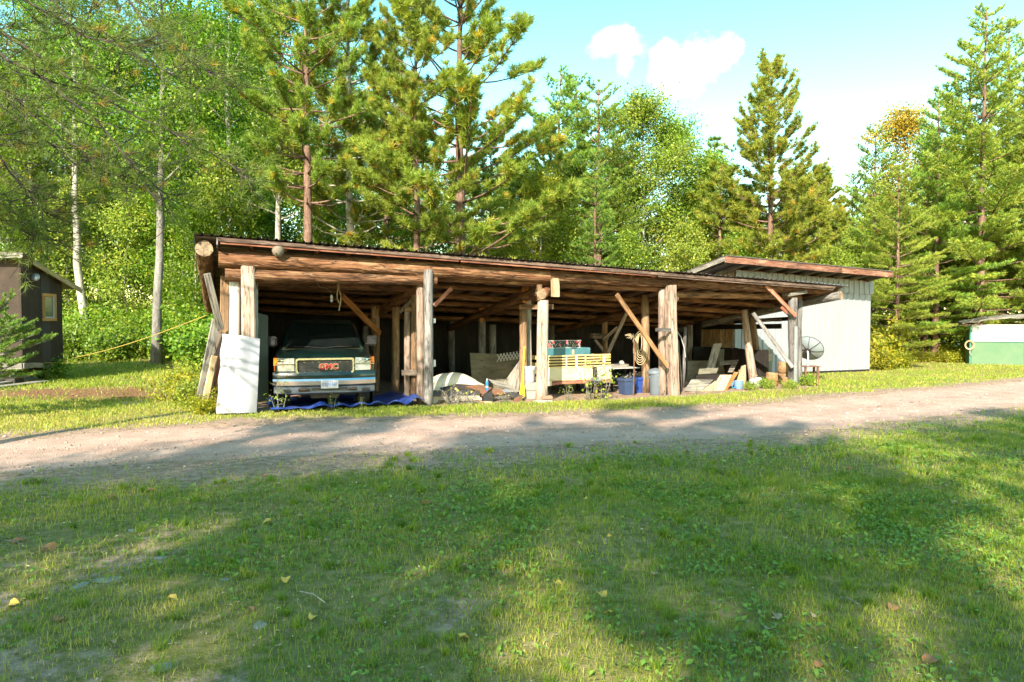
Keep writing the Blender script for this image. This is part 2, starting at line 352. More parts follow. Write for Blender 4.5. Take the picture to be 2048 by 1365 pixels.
# ------------------------------------------------------------------ ground
def vnoise(x, y, s, seed=0):
    x = np.asarray(x) / s + seed * 17.3; y = np.asarray(y) / s - seed * 9.1
    xi = np.floor(x).astype(np.int64); yi = np.floor(y).astype(np.int64); fx = x - xi; fy = y - yi
    fx = fx * fx * (3 - 2 * fx); fy = fy * fy * (3 - 2 * fy)
    def h(a, b):
        n = (a * 374761393 + b * 668265263 + seed * 144665) & 0x7fffffff
        n = ((n ^ (n >> 13)) * 1274126177) & 0x7fffffff
        return ((n ^ (n >> 16)) & 0xffff) / 65535.0
    return (h(xi, yi) * (1 - fx) + h(xi + 1, yi) * fx) * (1 - fy) + (h(xi, yi + 1) * (1 - fx) + h(xi + 1, yi + 1) * fx) * fy
def fnoise(x, y, s, seed=0): return (vnoise(x, y, s, seed) * .55 + vnoise(x, y, s * .45, seed + 1) * .3 + vnoise(x, y, s * .2, seed + 2) * .15)
NEAR = np.array([(-40, 0), (-20, 3.2), (-9, 6.3), (-5.6, 7.43), (-3.27, 8.15), (-.16, 8.99), (3.4, 9.73), (6.5, 11.36), (10.1, 13.42), (16, 17.2), (26, 24), (60, 48)])
FAR = np.array([(-40, 2.5), (-20, 5.9), (-7.65, 10.14), (-4.65, 11.95), (-.23, 13.0), (5.39, 15.3), (10.33, 18.0), (16.08, 21.2), (26, 28.5), (60, 54)])
def edge(P, x, k=.6): return sum(np.interp(np.asarray(x) + d, P[:, 0], P[:, 1]) for d in (-k, -k / 2, 0, k / 2, k)) / 5
def near(x): return edge(NEAR, x)
def far(x): return edge(FAR, x)
def road_d(x, y):                                   # >0 on the driveway, metres from its edge
    return np.minimum(y - near(x), far(x) - y) * .86
def in_carport(x, y):
    qx, qy = x - CO.x, y - CO.y; u = qx * CU.x + qy * CU.y; v = qx * CV.x + qy * CV.y
    return np.minimum(np.minimum(u + .55, 15.0 - u), np.minimum(v + .25 + .25 * fnoise(x, y, .7, 40), 7.2 - v))
def axis(lo, hi, a, b, step, grow):
    xs = list(np.arange(a, b + 1e-6, step)); s = step
    while xs[-1] < hi: s *= grow; xs.append(xs[-1] + s)
    s = step; l = [a]
    while l[-1] > lo: s *= grow; l.append(l[-1] - s)
    return np.array(l[:0:-1] + xs)
gx, gy = axis(-400, 400, -13, 18, .16, 1.25), axis(-400, 500, .5, 28, .16, 1.25)
X, Y = np.meshgrid(gx, gy); Z = gz(X, Y) + (fnoise(X, Y, .8, 3) - .5) * .05 * (np.hypot(X, Y - 10) < 30)
ic = in_carport(X, Y); Z -= np.clip(road_d(X, Y) - .42, 0, .3) * .32
nx, ny = len(gx), len(gy)
gm = bpy.data.meshes.new('ground')
I = np.arange(nx * ny).reshape(ny, nx)
F = np.stack([I[:-1, :-1], I[:-1, 1:], I[1:, 1:], I[1:, :-1]], -1).reshape(-1, 4)
def fast_mesh(me, V, F, smooth=False):
    V = np.ascontiguousarray(V, np.float32); n = F.shape[1]
    me.vertices.add(len(V)); me.vertices.foreach_set('co', V.ravel())
    me.loops.add(F.size); me.loops.foreach_set('vertex_index', F.astype(np.int32).ravel())
    me.polygons.add(len(F)); me.polygons.foreach_set('loop_start', np.arange(0, F.size, n, dtype=np.int32)); me.polygons.foreach_set('loop_total', np.full(len(F), n, np.int32))
    if smooth: me.polygons.foreach_set('use_smooth', np.ones(len(F), bool))
    me.update(calc_edges=True); return me
def attr(me, name, val):
    a = me.attributes.new(name, 'FLOAT', 'POINT'); a.data.foreach_set('value', np.ascontiguousarray(val, np.float32).ravel())
fast_mesh(gm, np.stack([X, Y, Z], -1).reshape(-1, 3), F, True)
rd = road_d(X, Y); pn = fnoise(X, Y, 1.4, 5)
dirt = np.clip(1.0 + (rd + .15) / (.35 + .9 * pn), 0, 1)
dirt = np.maximum(dirt, np.clip(ic * 4 + .5, 0, 1))
dirt = np.maximum(dirt, np.clip((fnoise(X, Y, 1.1, 8) - .57) * 4, 0, 1) * .75 * np.where(X < 0, 1, .6))
needle = np.clip(1 - np.hypot((X + 10.5) / 4.0, (Y - 16.2) / 1.6), 0, 1) * 2.2
needle = np.maximum(needle, np.clip(1.6 - np.abs((X + 7) / 6) - np.abs(Y - 21.5), 0, 1) * .6)
attr(gm, 'dirt', np.clip(dirt, 0, 1)); attr(gm, 'needle', np.clip(needle * (.4 + fnoise(X, Y, .9, 12)), 0, 1))
attr(gm, 'dry', np.clip((Y - far(X)) * .5 + .2, 0, 1) * (Y > far(X) - 1) * .8 + .25 * fnoise(X, Y, 1.2, 13))  # dry grass, also yellowed to put the strip's sunlight into the colour
m, t, b, o = mat('lawn_ground')
v = coords(t, rnd=False); n1 = noi(t, v, 9, 8, .65); n2 = noi(t, v, 60, 4, .6); n3 = noi(t, v, 1.3, 4, .55)
A = lambda n: nd(t, 'ShaderNodeAttribute', attribute_name=n).outputs['Fac']
green = ramp(t, n1, [(.3, (.075, .085, .02)), (.45, (.15, .15, .04)), (.6, (.24, .195, .09)), (.75, (.30, .235, .14))])
sunlit_dry = ramp(t, n1, [(.3, (.12, .10, .03)), (.5, (.24, .20, .06)), (.7, (.36, .29, .11))])
soil = ramp(t, mth(t, 'ADD', mth(t, 'MULTIPLY', n1, .6), mth(t, 'MULTIPLY', n2, .4)), [(.32, (.13, .085, .055)), (.5, (.29, .20, .14)), (.68, (.46, .345, .27))])
ndl = ramp(t, n2, [(.3, (.10, .05, .025)), (.55, (.22, .12, .06)), (.75, (.33, .2, .1))])
c = mixc(t, A('dry'), green, sunlit_dry)
df = mth(t, 'MULTIPLY', mth(t, 'SUBTRACT', mth(t, 'ADD', A('dirt'), mth(t, 'MULTIPLY', mth(t, 'SUBTRACT', n1, .5), 1.1)), .32), 3.0, True)
c = mixc(t, df, c, soil)
c = mixc(t, mth(t, 'MULTIPLY', A('needle'), 1.0, True), c, ndl)
c = mixc(t, mth(t, 'MULTIPLY', mth(t, 'SUBTRACT', noi(t, v, 3.1, 5, .6), .6), 4.0, True), c, (.06, .055, .035))
t.links.new(c, b.inputs['Base Color']); b.inputs['Roughness'].default_value = .95; b.inputs['Specular IOR Level'].default_value = .1
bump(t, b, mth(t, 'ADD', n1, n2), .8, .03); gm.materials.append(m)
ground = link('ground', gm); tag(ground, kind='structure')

# driveway
ux = axis(-60, 70, -13, 20, .13, 1.2); sv = np.concatenate([[0, .012], np.linspace(.04, .96, 26), [.988, 1]])
XX = np.repeat(ux[None], len(sv), 0); nr, fr = near(ux), far(ux)
wob = lambda s: (fnoise(ux, ux * 0 + s, .9, 21) - .5) * .9 + (vnoise(ux, ux * 0 + s, .16, 23) - .5) * .3
nr = nr + wob(1) ; fr = fr + wob(7) * .7
YY = nr[None] + (fr - nr)[None] * sv[:, None]
rut = np.exp(-((sv - .3) / .1) ** 2) + np.exp(-((sv - .68) / .1) ** 2)
ZZ = gz(XX, YY) + .012 - .02 * rut[:, None] - np.minimum(np.minimum(sv, 1 - sv) * 3.5, .4)[:, None] * .06 + (fnoise(XX, YY, .7, 31) - .5) * .025
e = np.minimum(sv, 1 - sv)[:, None]; ZZ -= np.clip(.06 - e, 0, .06) * 1.3
dm = bpy.data.meshes.new('driveway'); I = np.arange(XX.size).reshape(XX.shape)
fast_mesh(dm, np.stack([XX, YY, ZZ], -1).reshape(-1, 3), np.stack([I[:-1, :-1], I[:-1, 1:], I[1:, 1:], I[1:, :-1]], -1).reshape(-1, 4), True)
attr(dm, 'rut', np.repeat((rut)[:, None], len(ux), 1)); attr(dm, 'rim', np.repeat(np.clip(1 - e / .16, 0, 1), len(ux), 1))
m, t, b, o = mat('gravel')
v = coords(t, rnd=False); vo = nd(t, 'ShaderNodeTexVoronoi', {'Vector': v, 'Scale': 55.0}); n1 = noi(t, v, 2.2, 7, .62); n2 = noi(t, v, 34, 6, .7)
f = mth(t, 'ADD', mth(t, 'MULTIPLY', n1, .5), mth(t, 'MULTIPLY', n2, .5))
c = ramp(t, f, [(.30, (.21, .125, .09)), (.46, (.36, .235, .18)), (.58, (.46, .315, .25)), (.74, (.58, .43, .36))])
c = mixc(t, mth(t, 'MULTIPLY', mth(t, 'SUBTRACT', vo.outputs['Color'], .72), 3.0, True), c, (.25, .21, .19))
c = mixc(t, mth(t, 'MULTIPLY', A('rim') , mth(t, 'MULTIPLY', mth(t, 'SUBTRACT', n1, .42), 4.0, True), True), c, (.27, .19, .135))
c = mixc(t, mth(t, 'MULTIPLY', mth(t, 'SUBTRACT', noi(t, v, 5, 7, .7), .58), 6.0, True), c, (.19, .13, .09))
c = mixc(t, mth(t, 'MULTIPLY', A('rut'), .22), c, (.54, .40, .33))
t.links.new(c, b.inputs['Base Color']); b.inputs['Roughness'].default_value = .95; b.inputs['Specular IOR Level'].default_value = .1
bump(t, b, mth(t, 'ADD', n2, mth(t, 'MULTIPLY', vo.outputs['Distance'], .7)), .9, .02); dm.materials.append(m)
drive = link('driveway', dm); tag(drive, kind='structure')
def gravel():
    r_ = np.random.RandomState(77); n_ = 5200; x_ = r_.uniform(-9, 17, n_); s_ = r_.uniform(.01, .99, n_); y_ = near(x_) + (far(x_) - near(x_)) * s_; k_ = np.abs(x_) < y_ * .8 + 1; x_, y_, s_ = x_[k_], y_[k_], s_[k_]; n_ = len(x_)
    e_ = np.minimum(s_, 1 - s_); z_ = gz(x_, y_) - np.minimum(e_ * 3.5, .4) * .06 + .004 - .02 * (np.exp(-((s_ - .3) / .1) ** 2) + np.exp(-((s_ - .68) / .1) ** 2)) + (fnoise(x_, y_, .7, 31) - .5) * .025
    sz_ = r_.gamma(2.0, .0045, n_) + .006; oc = np.array([(1, 0, 0), (0, 1, 0), (-1, 0, 0), (0, -1, 0), (0, 0, .7), (0, 0, -.5)], float)
    V = oc[None] * (1 + r_.normal(0, .22, (n_, 6, 3))); a_ = r_.uniform(0, 6.28, n_); c_, q_ = np.cos(a_)[:, None], np.sin(a_)[:, None]
    V = np.stack([V[..., 0] * c_ - V[..., 1] * q_ * .8, V[..., 0] * q_ + V[..., 1] * c_ * .8, V[..., 2]], -1) * sz_[:, None, None] + np.stack([x_, y_, z_ + .008], -1)[:, None]
    F_ = np.array([(0, 1, 4), (1, 2, 4), (2, 3, 4), (3, 0, 4), (1, 0, 5), (2, 1, 5), (3, 2, 5), (0, 3, 5)]); T_ = (np.arange(n_)[:, None, None] * 6 + F_[None]).reshape(-1, 3)
    me = bpy.data.meshes.new('gravel_stones'); fast_mesh(me, V.reshape(-1, 3), T_); attr(me, 'tint', np.repeat(r_.uniform(0, 1, n_), 6))
    m, t, b, o = mat('gravel_stone'); c = ramp(t, nd(t, 'ShaderNodeAttribute', attribute_name='tint').outputs['Fac'], [(0, (.15, .105, .08)), (.5, (.30, .21, .165)), (1, (.44, .34, .29))]); t.links.new(c, b.inputs['Base Color']); b.inputs['Roughness'].default_value = .9; me.materials.append(m)
    tag(link('gravel_stones', me), 'loose pinkish stones strewn over the dirt driveway', 'gravel', kind='stuff')
gravel()
def ground_top(x, y): return gz(x, y) + (fnoise(x, y, .8, 3) - .5) * .05

# ------------------------------------------------------------------ grass and low weeds
M_['grass'] = leafmat('grass_blades', [(0, (.075, .14, .014)), (.4, (.18, .27, .022)), (.65, (.31, .33, .04)), (.85, (.40, .33, .08)), (1, (.50, .42, .2))], .35, .55, 0)
M_['weed'] = leafmat('weed_leaves', [(0, (.06, .14, .025)), (.5, (.12, .26, .035)), (1, (.22, .34, .06))], .3, .4, 0)
rs = np.random.RandomState(5)
def scatter(x0, x1, y0, y1, n, dens):
    x = rs.uniform(x0, x1, n); y = rs.uniform(y0, y1, n); k = rs.uniform(0, 1, n) < dens(x, y); return x[k], y[k]
def blades(x, y, h, wid, tint, lean=.55):
    n = len(x); z = ground_top(x, y) - .006; a = rs.uniform(0, 2 * np.pi, n); la = rs.uniform(0, 2 * np.pi, n); ln = h * lean * rs.uniform(.2, 1.3, n)
    cx, cy_ = np.cos(a) * wid / 2, np.sin(a) * wid / 2
    B = np.stack([x, y, z], -1); S = np.stack([cx, cy_, 0 * cx], -1); Lm = np.stack([np.cos(la) * ln, np.sin(la) * ln, 0 * ln], -1); H = np.stack([0 * h, 0 * h, h], -1)
    V = np.stack([B - S, B + S, B + S * .7 + Lm * .35 + H * .6, B - S * .7 + Lm * .35 + H * .6, B + Lm + H], 1).reshape(-1, 3)
    i = np.arange(n)[:, None] * 5
    T = np.concatenate([i + [0, 1, 2], i + [0, 2, 3], i + [3, 2, 4]], 0)
    return V, T, np.repeat(tint, 5)
def lawn_d(x, y):
    e = near(x) - y; p = fnoise(x, y, 1.1, 8); d = np.clip(.35 + 1.5 * (fnoise(x, y, .9, 50) - .3), .08, 1)
    d *= np.clip((e + .5 * (fnoise(x, y, .7, 51) - .3)) / .9, .0, 1) * .9 + .10 * (e > -.55)
    d *= 1 - .6 * np.clip((p - .6) * 4, 0, 1); d *= np.clip(.45 + (x + 2.5) * .18, .42, 1); return d * (e > -.6)
def in_view(x, y, m=2.4): return np.abs(x) < y * .76 + m
vs, ts, tn, off = [], [], [], 0
def push(V, T, q):
    global off
    vs.append(V); ts.append(T + off); tn.append(q); off += len(V)
for (y0, y1, n, hh, ww) in ((2.3, 4.6, 110000, .045, .0042), (4.6, 7.5, 120000, .05, .006), (7.5, 14, 100000, .055, .009)):
    x, y = scatter(-11, 15, y0, y1, int(n * 2.6), lambda a, c: lawn_d(a, c) * in_view(a, c))
    k = fnoise(x, y, .8, 60); sunny = np.exp(-((x - .5) / .8) ** 2 - ((y - 3.4) / .6) ** 2) 
    q = np.clip(.12 + .75 * k + rs.normal(0, .17, len(x)) + .2 * (rs.uniform(0, 1, len(x)) < .1), 0, 1)
    push(*blades(x, y, hh * rs.uniform(.4, 1.25, len(x)) * (.6 + .9 * fnoise(x, y, .5, 61)), ww * rs.uniform(.7, 1.3, len(x)), q))
cx, cy2 = scatter(-9, 12, 2.5, 10.5, 1500, lambda a, c: lawn_d(a, c) * in_view(a, c)); k = rs.randint(0, len(cx), 26000)     # longer tufts
r_ = rs.uniform(.3, 1, len(cx))[k]; x = cx[k] + rs.normal(0, .035, len(k)) * r_; y = cy2[k] + rs.normal(0, .035, len(k)) * r_
push(*blades(x, y, rs.uniform(.04, .10, len(k)) * (.5 + .6 * r_), .0045 * np.clip(y / 4, .8, 2), np.clip(rs.normal(.34, .13, len(cx))[k] + rs.normal(0, .12, len(k)), 0, 1), .8))
def strip_d(x, y):
    e = y - far(x); d = np.clip(e / .5 + (fnoise(x, y, .6, 70) - .35) * 2, 0, 1) * (e > -.15); d *= in_carport(x, y) < .05
    nd_ = np.clip(1 - np.hypot((x + 10.5) / 4.0, (y - 16.2) / 1.6), 0, 1); d *= 1 - np.clip(nd_ * 1.6, 0, .93)
    qx, qy = x - CO.x, y - CO.y; u = qx * CU.x + qy * CU.y; v_ = qx * CV.x + qy * CV.y
    d *= ~((u > 15.5) & (v_ > 3.9) & (u < 22.5)); return d * np.clip(.3 + 1.3 * (fnoise(x, y, 1.3, 71) - .2), .15, 1)
x, y = scatter(-17, -1, 9, 28, 260000, lambda a, c: strip_d(a, c) * in_view(a, c, 1) * np.clip(13.0 / c, .3, 1) ** 2)
q = np.clip(.30 + .35 * fnoise(x, y, .9, 72) + rs.normal(0, .16, len(x)) + np.clip((15 - y) * .06, 0, .2), 0, 1)  # strip blades yellowed towards the drive, sunlit look put into the tint
push(*blades(x, y, rs.uniform(.035, .10, len(x)) * (.7 + np.clip((y - 13) * .06, 0, .8)), rs.uniform(.010, .018, len(x)) * y / 13, q))
x, y = scatter(-3, 26, 12, 29, 330000, lambda a, c: strip_d(a, c) * in_view(a, c, 1) * np.clip(14.0 / c, .3, 1) ** 2)
q = np.clip(.34 + .4 * fnoise(x, y, .9, 72) + rs.normal(0, .16, len(x)), 0, 1)
push(*blades(x, y, rs.uniform(.03, .075, len(x)), rs.uniform(.010, .018, len(x)) * y / 14, q))
x, y = scatter(-12, 14, 6, 20, 26000, lambda a, c: (road_d(a, c) > 0) * np.clip(.5 - road_d(a, c) * .9, .004, 1) * (fnoise(a, c, .14, 75) > .62))   # tufts on the drive
push(*blades(x, y, rs.uniform(.02, .05, len(x)), rs.uniform(.008, .012, len(x)), np.clip(rs.normal(.5, .2, len(x)), 0, 1)))
gme = bpy.data.meshes.new('grass'); fast_mesh(gme, np.concatenate(vs), np.concatenate(ts)); attr(gme, 'tint', np.concatenate(tn)); gme.materials.append(M_['grass'])
tag(link('grass', gme), 'short patchy green and straw coloured grass of the lawn and verges', 'grass', kind='stuff')
def leaf_quads(P, D_, N_, L, Wd, fold=.25):
    """diamond leaves: base P, direction D_, normal N_, length L, width Wd"""
    S = np.cross(D_, N_); S /= np.linalg.norm(S, axis=1, keepdims=True) + 1e-9; L = L[:, None]; Wd = Wd[:, None]
    V = np.stack([P, P + D_ * L * .5 + S * Wd * .5 + N_ * L * fold * .4, P + D_ * L - N_ * L * fold * .3, P + D_ * L * .5 - S * Wd * .5 + N_ * L * fold * .4], 1).reshape(-1, 3)
    i = np.arange(len(P))[:, None] * 4; return V, np.concatenate([i + [0, 1, 2], i + [0, 2, 3]], 0)
def unit(v): return v / (np.linalg.norm(v, axis=1, keepdims=True) + 1e-9)
vs, ts, tn, off = [], [], [], 0
for (y0, y1, n, sz) in ((2.3, 4.6, 30000, .032), (4.6, 7.2, 46000, .036), (7.2, 12, 30000, .04)):
    x, y = scatter(-10, 13, y0, y1, int(n * 2.4), lambda a, c: lawn_d(a, c) * in_view(a, c) * np.clip((fnoise(a, c, .7, 80) - .40) * 5, .04, 1) * np.where(a > -.8, 1, .45))
    n = len(x); a = rs.uniform(0, 2 * np.pi, n); e_ = rs.uniform(.1, .8, n)
    D_ = np.stack([np.cos(a) * np.cos(e_), np.sin(a) * np.cos(e_), np.sin(e_)], -1); N_ = unit(np.stack([-np.cos(a) * np.sin(e_), -np.sin(a) * np.sin(e_), np.cos(e_)], -1) + rs.normal(0, .25, (n, 3)))
    L = sz * rs.uniform(.35, 1.5, n); P = np.stack([x, y, ground_top(x, y) + rs.uniform(.003, .035, n)], -1)
    V, T = leaf_quads(P, D_, N_, L, L * rs.uniform(.35, .75, n)); push(V, T, np.repeat(np.clip(rs.normal(.5, .22, n), 0, 1), 4))
wme = bpy.data.meshes.new('lawn_weeds'); fast_mesh(wme, np.concatenate(vs), np.concatenate(ts)); attr(wme, 'tint', np.concatenate(tn)); wme.materials.append(M_['weed'])
tag(link('lawn_weeds', wme), 'low broad-leaved green weeds growing through the lawn', 'weeds', kind='stuff')

# thatch: dead blades, needles and crumbled leaves lying in the turf
M_['thatch'] = leafmat('thatch', [(0, (.09, .05, .03)), (.4, (.22, .13, .07)), (.75, (.38, .27, .15)), (1, (.5, .42, .3))], .1, .8, 0)
vs, ts, tn, off = [], [], [], 0
for (y0, y1, n, sz) in ((2.3, 4.8, 9000, .018), (4.8, 8, 12000, .022), (8, 14, 12000, .03)):
    x, y = scatter(-10, 13, y0, y1, int(n * 2.2), lambda a, c: in_view(a, c) * (near(a) - c > -.9) * np.clip((fnoise(a, c, .8, 90) - .35) * 3, .08, 1) * np.where(a < -.5, 1, .55))
    n = len(x); a = rs.uniform(0, 2 * np.pi, n); D_ = unit(np.stack([np.cos(a), np.sin(a), rs.normal(0, .2, n)], -1)); N_ = unit(np.stack([rs.normal(0, .3, n), rs.normal(0, .3, n), np.ones(n)], -1)); N_ = unit(N_ - D_ * (N_ * D_).sum(1, keepdims=True))
    L = sz * rs.uniform(.5, 1.8, n); V, T = leaf_quads(np.stack([x, y, ground_top(x, y) + rs.uniform(.004, .02, n)], -1), D_, N_, L, L * rs.uniform(.12, .7, n), .15); push(V, T, np.repeat(rs.uniform(0, 1, n), 4))
x, y = scatter(-14, -3, 11, 24, 9000, lambda a, c: np.clip(1 - np.hypot((a + 10.5) / 4.0, (c - 16.2) / 1.8), 0, 1) + .06); n = len(x)
a = rs.uniform(0, 2 * np.pi, n); D_ = unit(np.stack([np.cos(a), np.sin(a), rs.normal(0, .1, n)], -1)); N_ = unit(np.stack([rs.normal(0, .3, n), rs.normal(0, .3, n), np.ones(n)], -1)); L = rs.uniform(.03, .09, n)
V, T = leaf_quads(np.stack([x, y, ground_top(x, y) + .01], -1), D_, N_, L, L * .5, .2); push(V, T, np.repeat(rs.uniform(0, .7, n), 4))
tme = bpy.data.meshes.new('thatch'); fast_mesh(tme, np.concatenate(vs), np.concatenate(ts)); attr(tme, 'tint', np.concatenate(tn)); tme.materials.append(M_['thatch'])
tag(link('thatch', tme), 'brown crumbs of dead leaves and needles lying in the grass', 'leaf litter', kind='stuff')
# ------------------------------------------------------------------ trees
M_['bark_pine'] = barkmat('bark_pine', [(.05, .032, .025), (.15, .09, .065), (.30, .19, .14)], 7, 1.0)
M_['bark_dark'] = barkmat('bark_dark', [(.025, .02, .017), (.06, .048, .04), (.12, .1, .085)], 7, .8)
M_['bark_pale'] = barkmat('bark_pale', [(.13, .115, .095), (.33, .30, .26), (.52, .49, .43)], 5, .5, (.05, .045, .04))
M_['bark_grey'] = barkmat('bark_grey', [(.07, .06, .055), (.17, .155, .14), (.29, .27, .25)], 7, .8)
M_['leaf'] = leafmat('leaf_green', [(0, (.05, .115, .012)), (.45, (.13, .235, .02)), (.8, (.25, .33, .03)), (1, (.40, .36, .04))], .42, .45)
M_['leaf_light'] = leafmat('leaf_light_green', [(0, (.10, .18, .02)), (.45, (.22, .31, .035)), (.8, (.34, .39, .055)), (1, (.5, .4, .06))], .4, .45)
M_['leaf_yellow'] = leafmat('leaf_autumn', [(0, (.22, .19, .025)), (.4, (.40, .29, .035)), (.75, (.5, .36, .05)), (1, (.46, .24, .03))], .4, .5)
M_['leaf_lime'] = leafmat('leaf_lime', [(0, (.12, .17, .015)), (.5, (.3, .32, .025)), (1, (.55, .45, .03))], .4, .45)
M_['needle'] = leafmat('needles_red_pine', [(0, (.07, .15, .028)), (.45, (.21, .29, .038)), (.8, (.38, .41, .055)), (.93, (.52, .40, .05)), (1, (.52, .28, .04))], .34, .5)
M_['needle_soft'] = leafmat('needles_white_pine', [(0, (.08, .18, .045)), (.45, (.22, .34, .05)), (.8, (.38, .45, .06)), (1, (.5, .48, .07))], .34, .5)
M_['needle_shaded'] = leafmat('needles_shaded', [(0, (.05, .10, .018)), (.5, (.15, .21, .03)), (.8, (.26, .25, .04)), (1, (.38, .21, .035))], .25, .5)  # darker needle tone: backlit shade of the near pine put into the colour
M_['fir'] = leafmat('needles_fir', [(0, (.06, .14, .025)), (.5, (.15, .26, .04)), (1, (.3, .38, .06))], .25, .45)

def rvec(r, n, s): return np.stack([r.normal(0, s, n), r.normal(0, s, n), r.normal(0, s, n)], -1)
class Tree:
    def __init__(s, seed): s.r = np.random.RandomState(seed); s.g = G(); s.V, s.T, s.Q, s.o = [], [], [], 0
    def trunk(s, H, r0, wob=.02, n=9, lean=(0, 0), top=.06):
        k = max(8, int(H / 1.1)); p = []; x = y = 0.0
        for i in range(k + 1):
            t = i / k; p.append(Vector((x + lean[0] * t * t * H, y + lean[1] * t * t * H, t * H - (.15 if i == 0 else 0)))); x += s.r.normal(0, wob) * H / k; y += s.r.normal(0, wob) * H / k
        rr = [r0 * (1.25 if i == 0 else 1) * (1 - (1 - top) * (i / k) ** .9) + .004 for i in range(k + 1)]
        s.path, s.H = p, H; s.g.tube(p, rr, n); return s
    def at(s, t): f = t * (len(s.path) - 1); i = min(int(f), len(s.path) - 2); return s.path[i].lerp(s.path[i + 1], f - i)
    def limb(s, p0, d, L, r, rise=0., seg=4, wob=.08, n=5):
        p = [Vector(p0)]; d = Vector(d).normalized()
        for i in range(seg):
            d = (d + Vector(s.r.normal(0, wob, 3)) + Vector((0, 0, rise / seg))).normalized(); p.append(p[-1] + d * (L / seg))
        s.g.tube(p, [max(r * (1 - .85 * i / seg), .004) for i in range(seg + 1)], n); return p
    def leaves(s, C_, n, sig, size, flat=.5, tint=.5, ts=.12):
        """n leaves in gaussian clumps around centres C_"""
        r = s.r; C_ = np.array([tuple(c) for c in C_]); idx = r.randint(0, len(C_), n); P = C_[idx] + rvec(r, n, 1) * np.array([sig, sig, sig * .75])
        D_ = unit(rvec(r, n, 1) + np.array([0, 0, -.5])); N_ = unit(rvec(r, n, flat * .8) + np.array([-.2, -.4, .8])); N_ = unit(N_ - D_ * (N_ * D_).sum(1, keepdims=True))
        L = size * r.uniform(.5, 1.45, n); V, T = leaf_quads(P, D_, N_, L, L * r.uniform(.6, .9, n), .2)
        ct = r.normal(0, .17, len(C_))[idx]; s._add(V, T, np.repeat(np.clip(tint + ct + r.normal(0, ts, n), 0, 1), 4))
    def tufts(s, P, D_, k, ln, wd, spread=.9, tint=.45, ts=.18, old=.12, up=0.):
        """k thin needles at each point P pointing about D_"""
        r = s.r; P = np.array([tuple(p) for p in P]); D_ = unit(np.array([tuple(d) for d in D_])); n = len(P) * k; I_ = np.repeat(np.arange(len(P)), k)
        d = unit(D_[I_] * .75 + rvec(r, n, spread * .62) + np.array([0, 0, up])); L = ln * r.uniform(.65, 1.15, n)[:, None]
        S = unit(np.cross(d, rvec(r, n, 1))) * wd * .5; B = P[I_] + d * L * .05 + rvec(r, n, ln * .12)
        V = np.stack([B - S, B + S, B + d * L], 1).reshape(-1, 3); T = np.arange(n * 3).reshape(-1, 3)
        q = np.clip(tint + r.normal(0, .1, len(P))[I_] + r.normal(0, ts * .5, n), 0, .9); o_ = (r.uniform(0, 1, len(P)) < old)[I_]; q = np.where(o_, r.uniform(.85, 1, n), q)
        s._add(V, T, np.repeat(q, 3))
    def _add(s, V, T, q): s.V.append(V); s.T.append(T + s.o); s.Q.append(q); s.o += len(V)
    def build(s, name, bark, leaf, trunk='trunk', crown='crown'):
        me = bpy.data.meshes.new(name + '_wood'); me.from_pydata([tuple(v) for v in s.g.v], [], s.g.f); me.materials.append(bark); me.polygons.foreach_set('use_smooth', [True] * len(me.polygons)); me.update()
        ce = bpy.data.meshes.new(name + '_leaves'); fast_mesh(ce, np.concatenate(s.V), np.concatenate(s.T)); attr(ce, 'tint', np.concatenate(s.Q)); ce.materials.append(leaf)
        return dict(wood=me, leaf=ce, H=getattr(s, 'H', 1), parts=(trunk, crown))
def deciduous(seed, H, r0, cb, cr, nl, size, bark, leaf, limbs=30, rise=.5, el=(.3, .9), sig=.33, wob=.03, dead=0, tint=.45):
    t = Tree(seed).trunk(H, r0, wob); r = t.r; C_ = []
    for i in range(limbs):
        f = cb + (.98 - cb) * ((i + r.uniform(0, 1)) / limbs); a = i * 2.4 + r.normal(0, .4); q = (f - cb) / (1 - cb)
        L = cr * (math.sin(math.pi * min(1, .18 + q * .8)) ** .7) * r.uniform(.65, 1.2); e = r.uniform(*el) + .5 * q
        p = t.limb(t.at(f), (math.cos(a) * math.cos(e), math.sin(a) * math.cos(e), math.sin(e)), L, r0 * .28 * (1 - .6 * q), rise * .4)
        for k in range(6):
            s = r.uniform(.35, 1); b = p[min(int(s * 4), 3)].lerp(p[min(int(s * 4), 3) + 1], s * 4 % 1)
            d = Vector(r.normal(0, 1, 3)) + (p[-1] - p[0]).normalized() * .8; w = t.limb(b, d, L * r.uniform(.2, .42), r0 * .07, .1, 2, .15, 3)
            C_ += [w[1], w[2]]
        C_.append(p[-1])
    C_ += [t.path[-1]] * 3
    t.leaves(C_, nl, sig, size, tint=tint); return t.build('broadleaf_%d' % seed, bark, leaf)
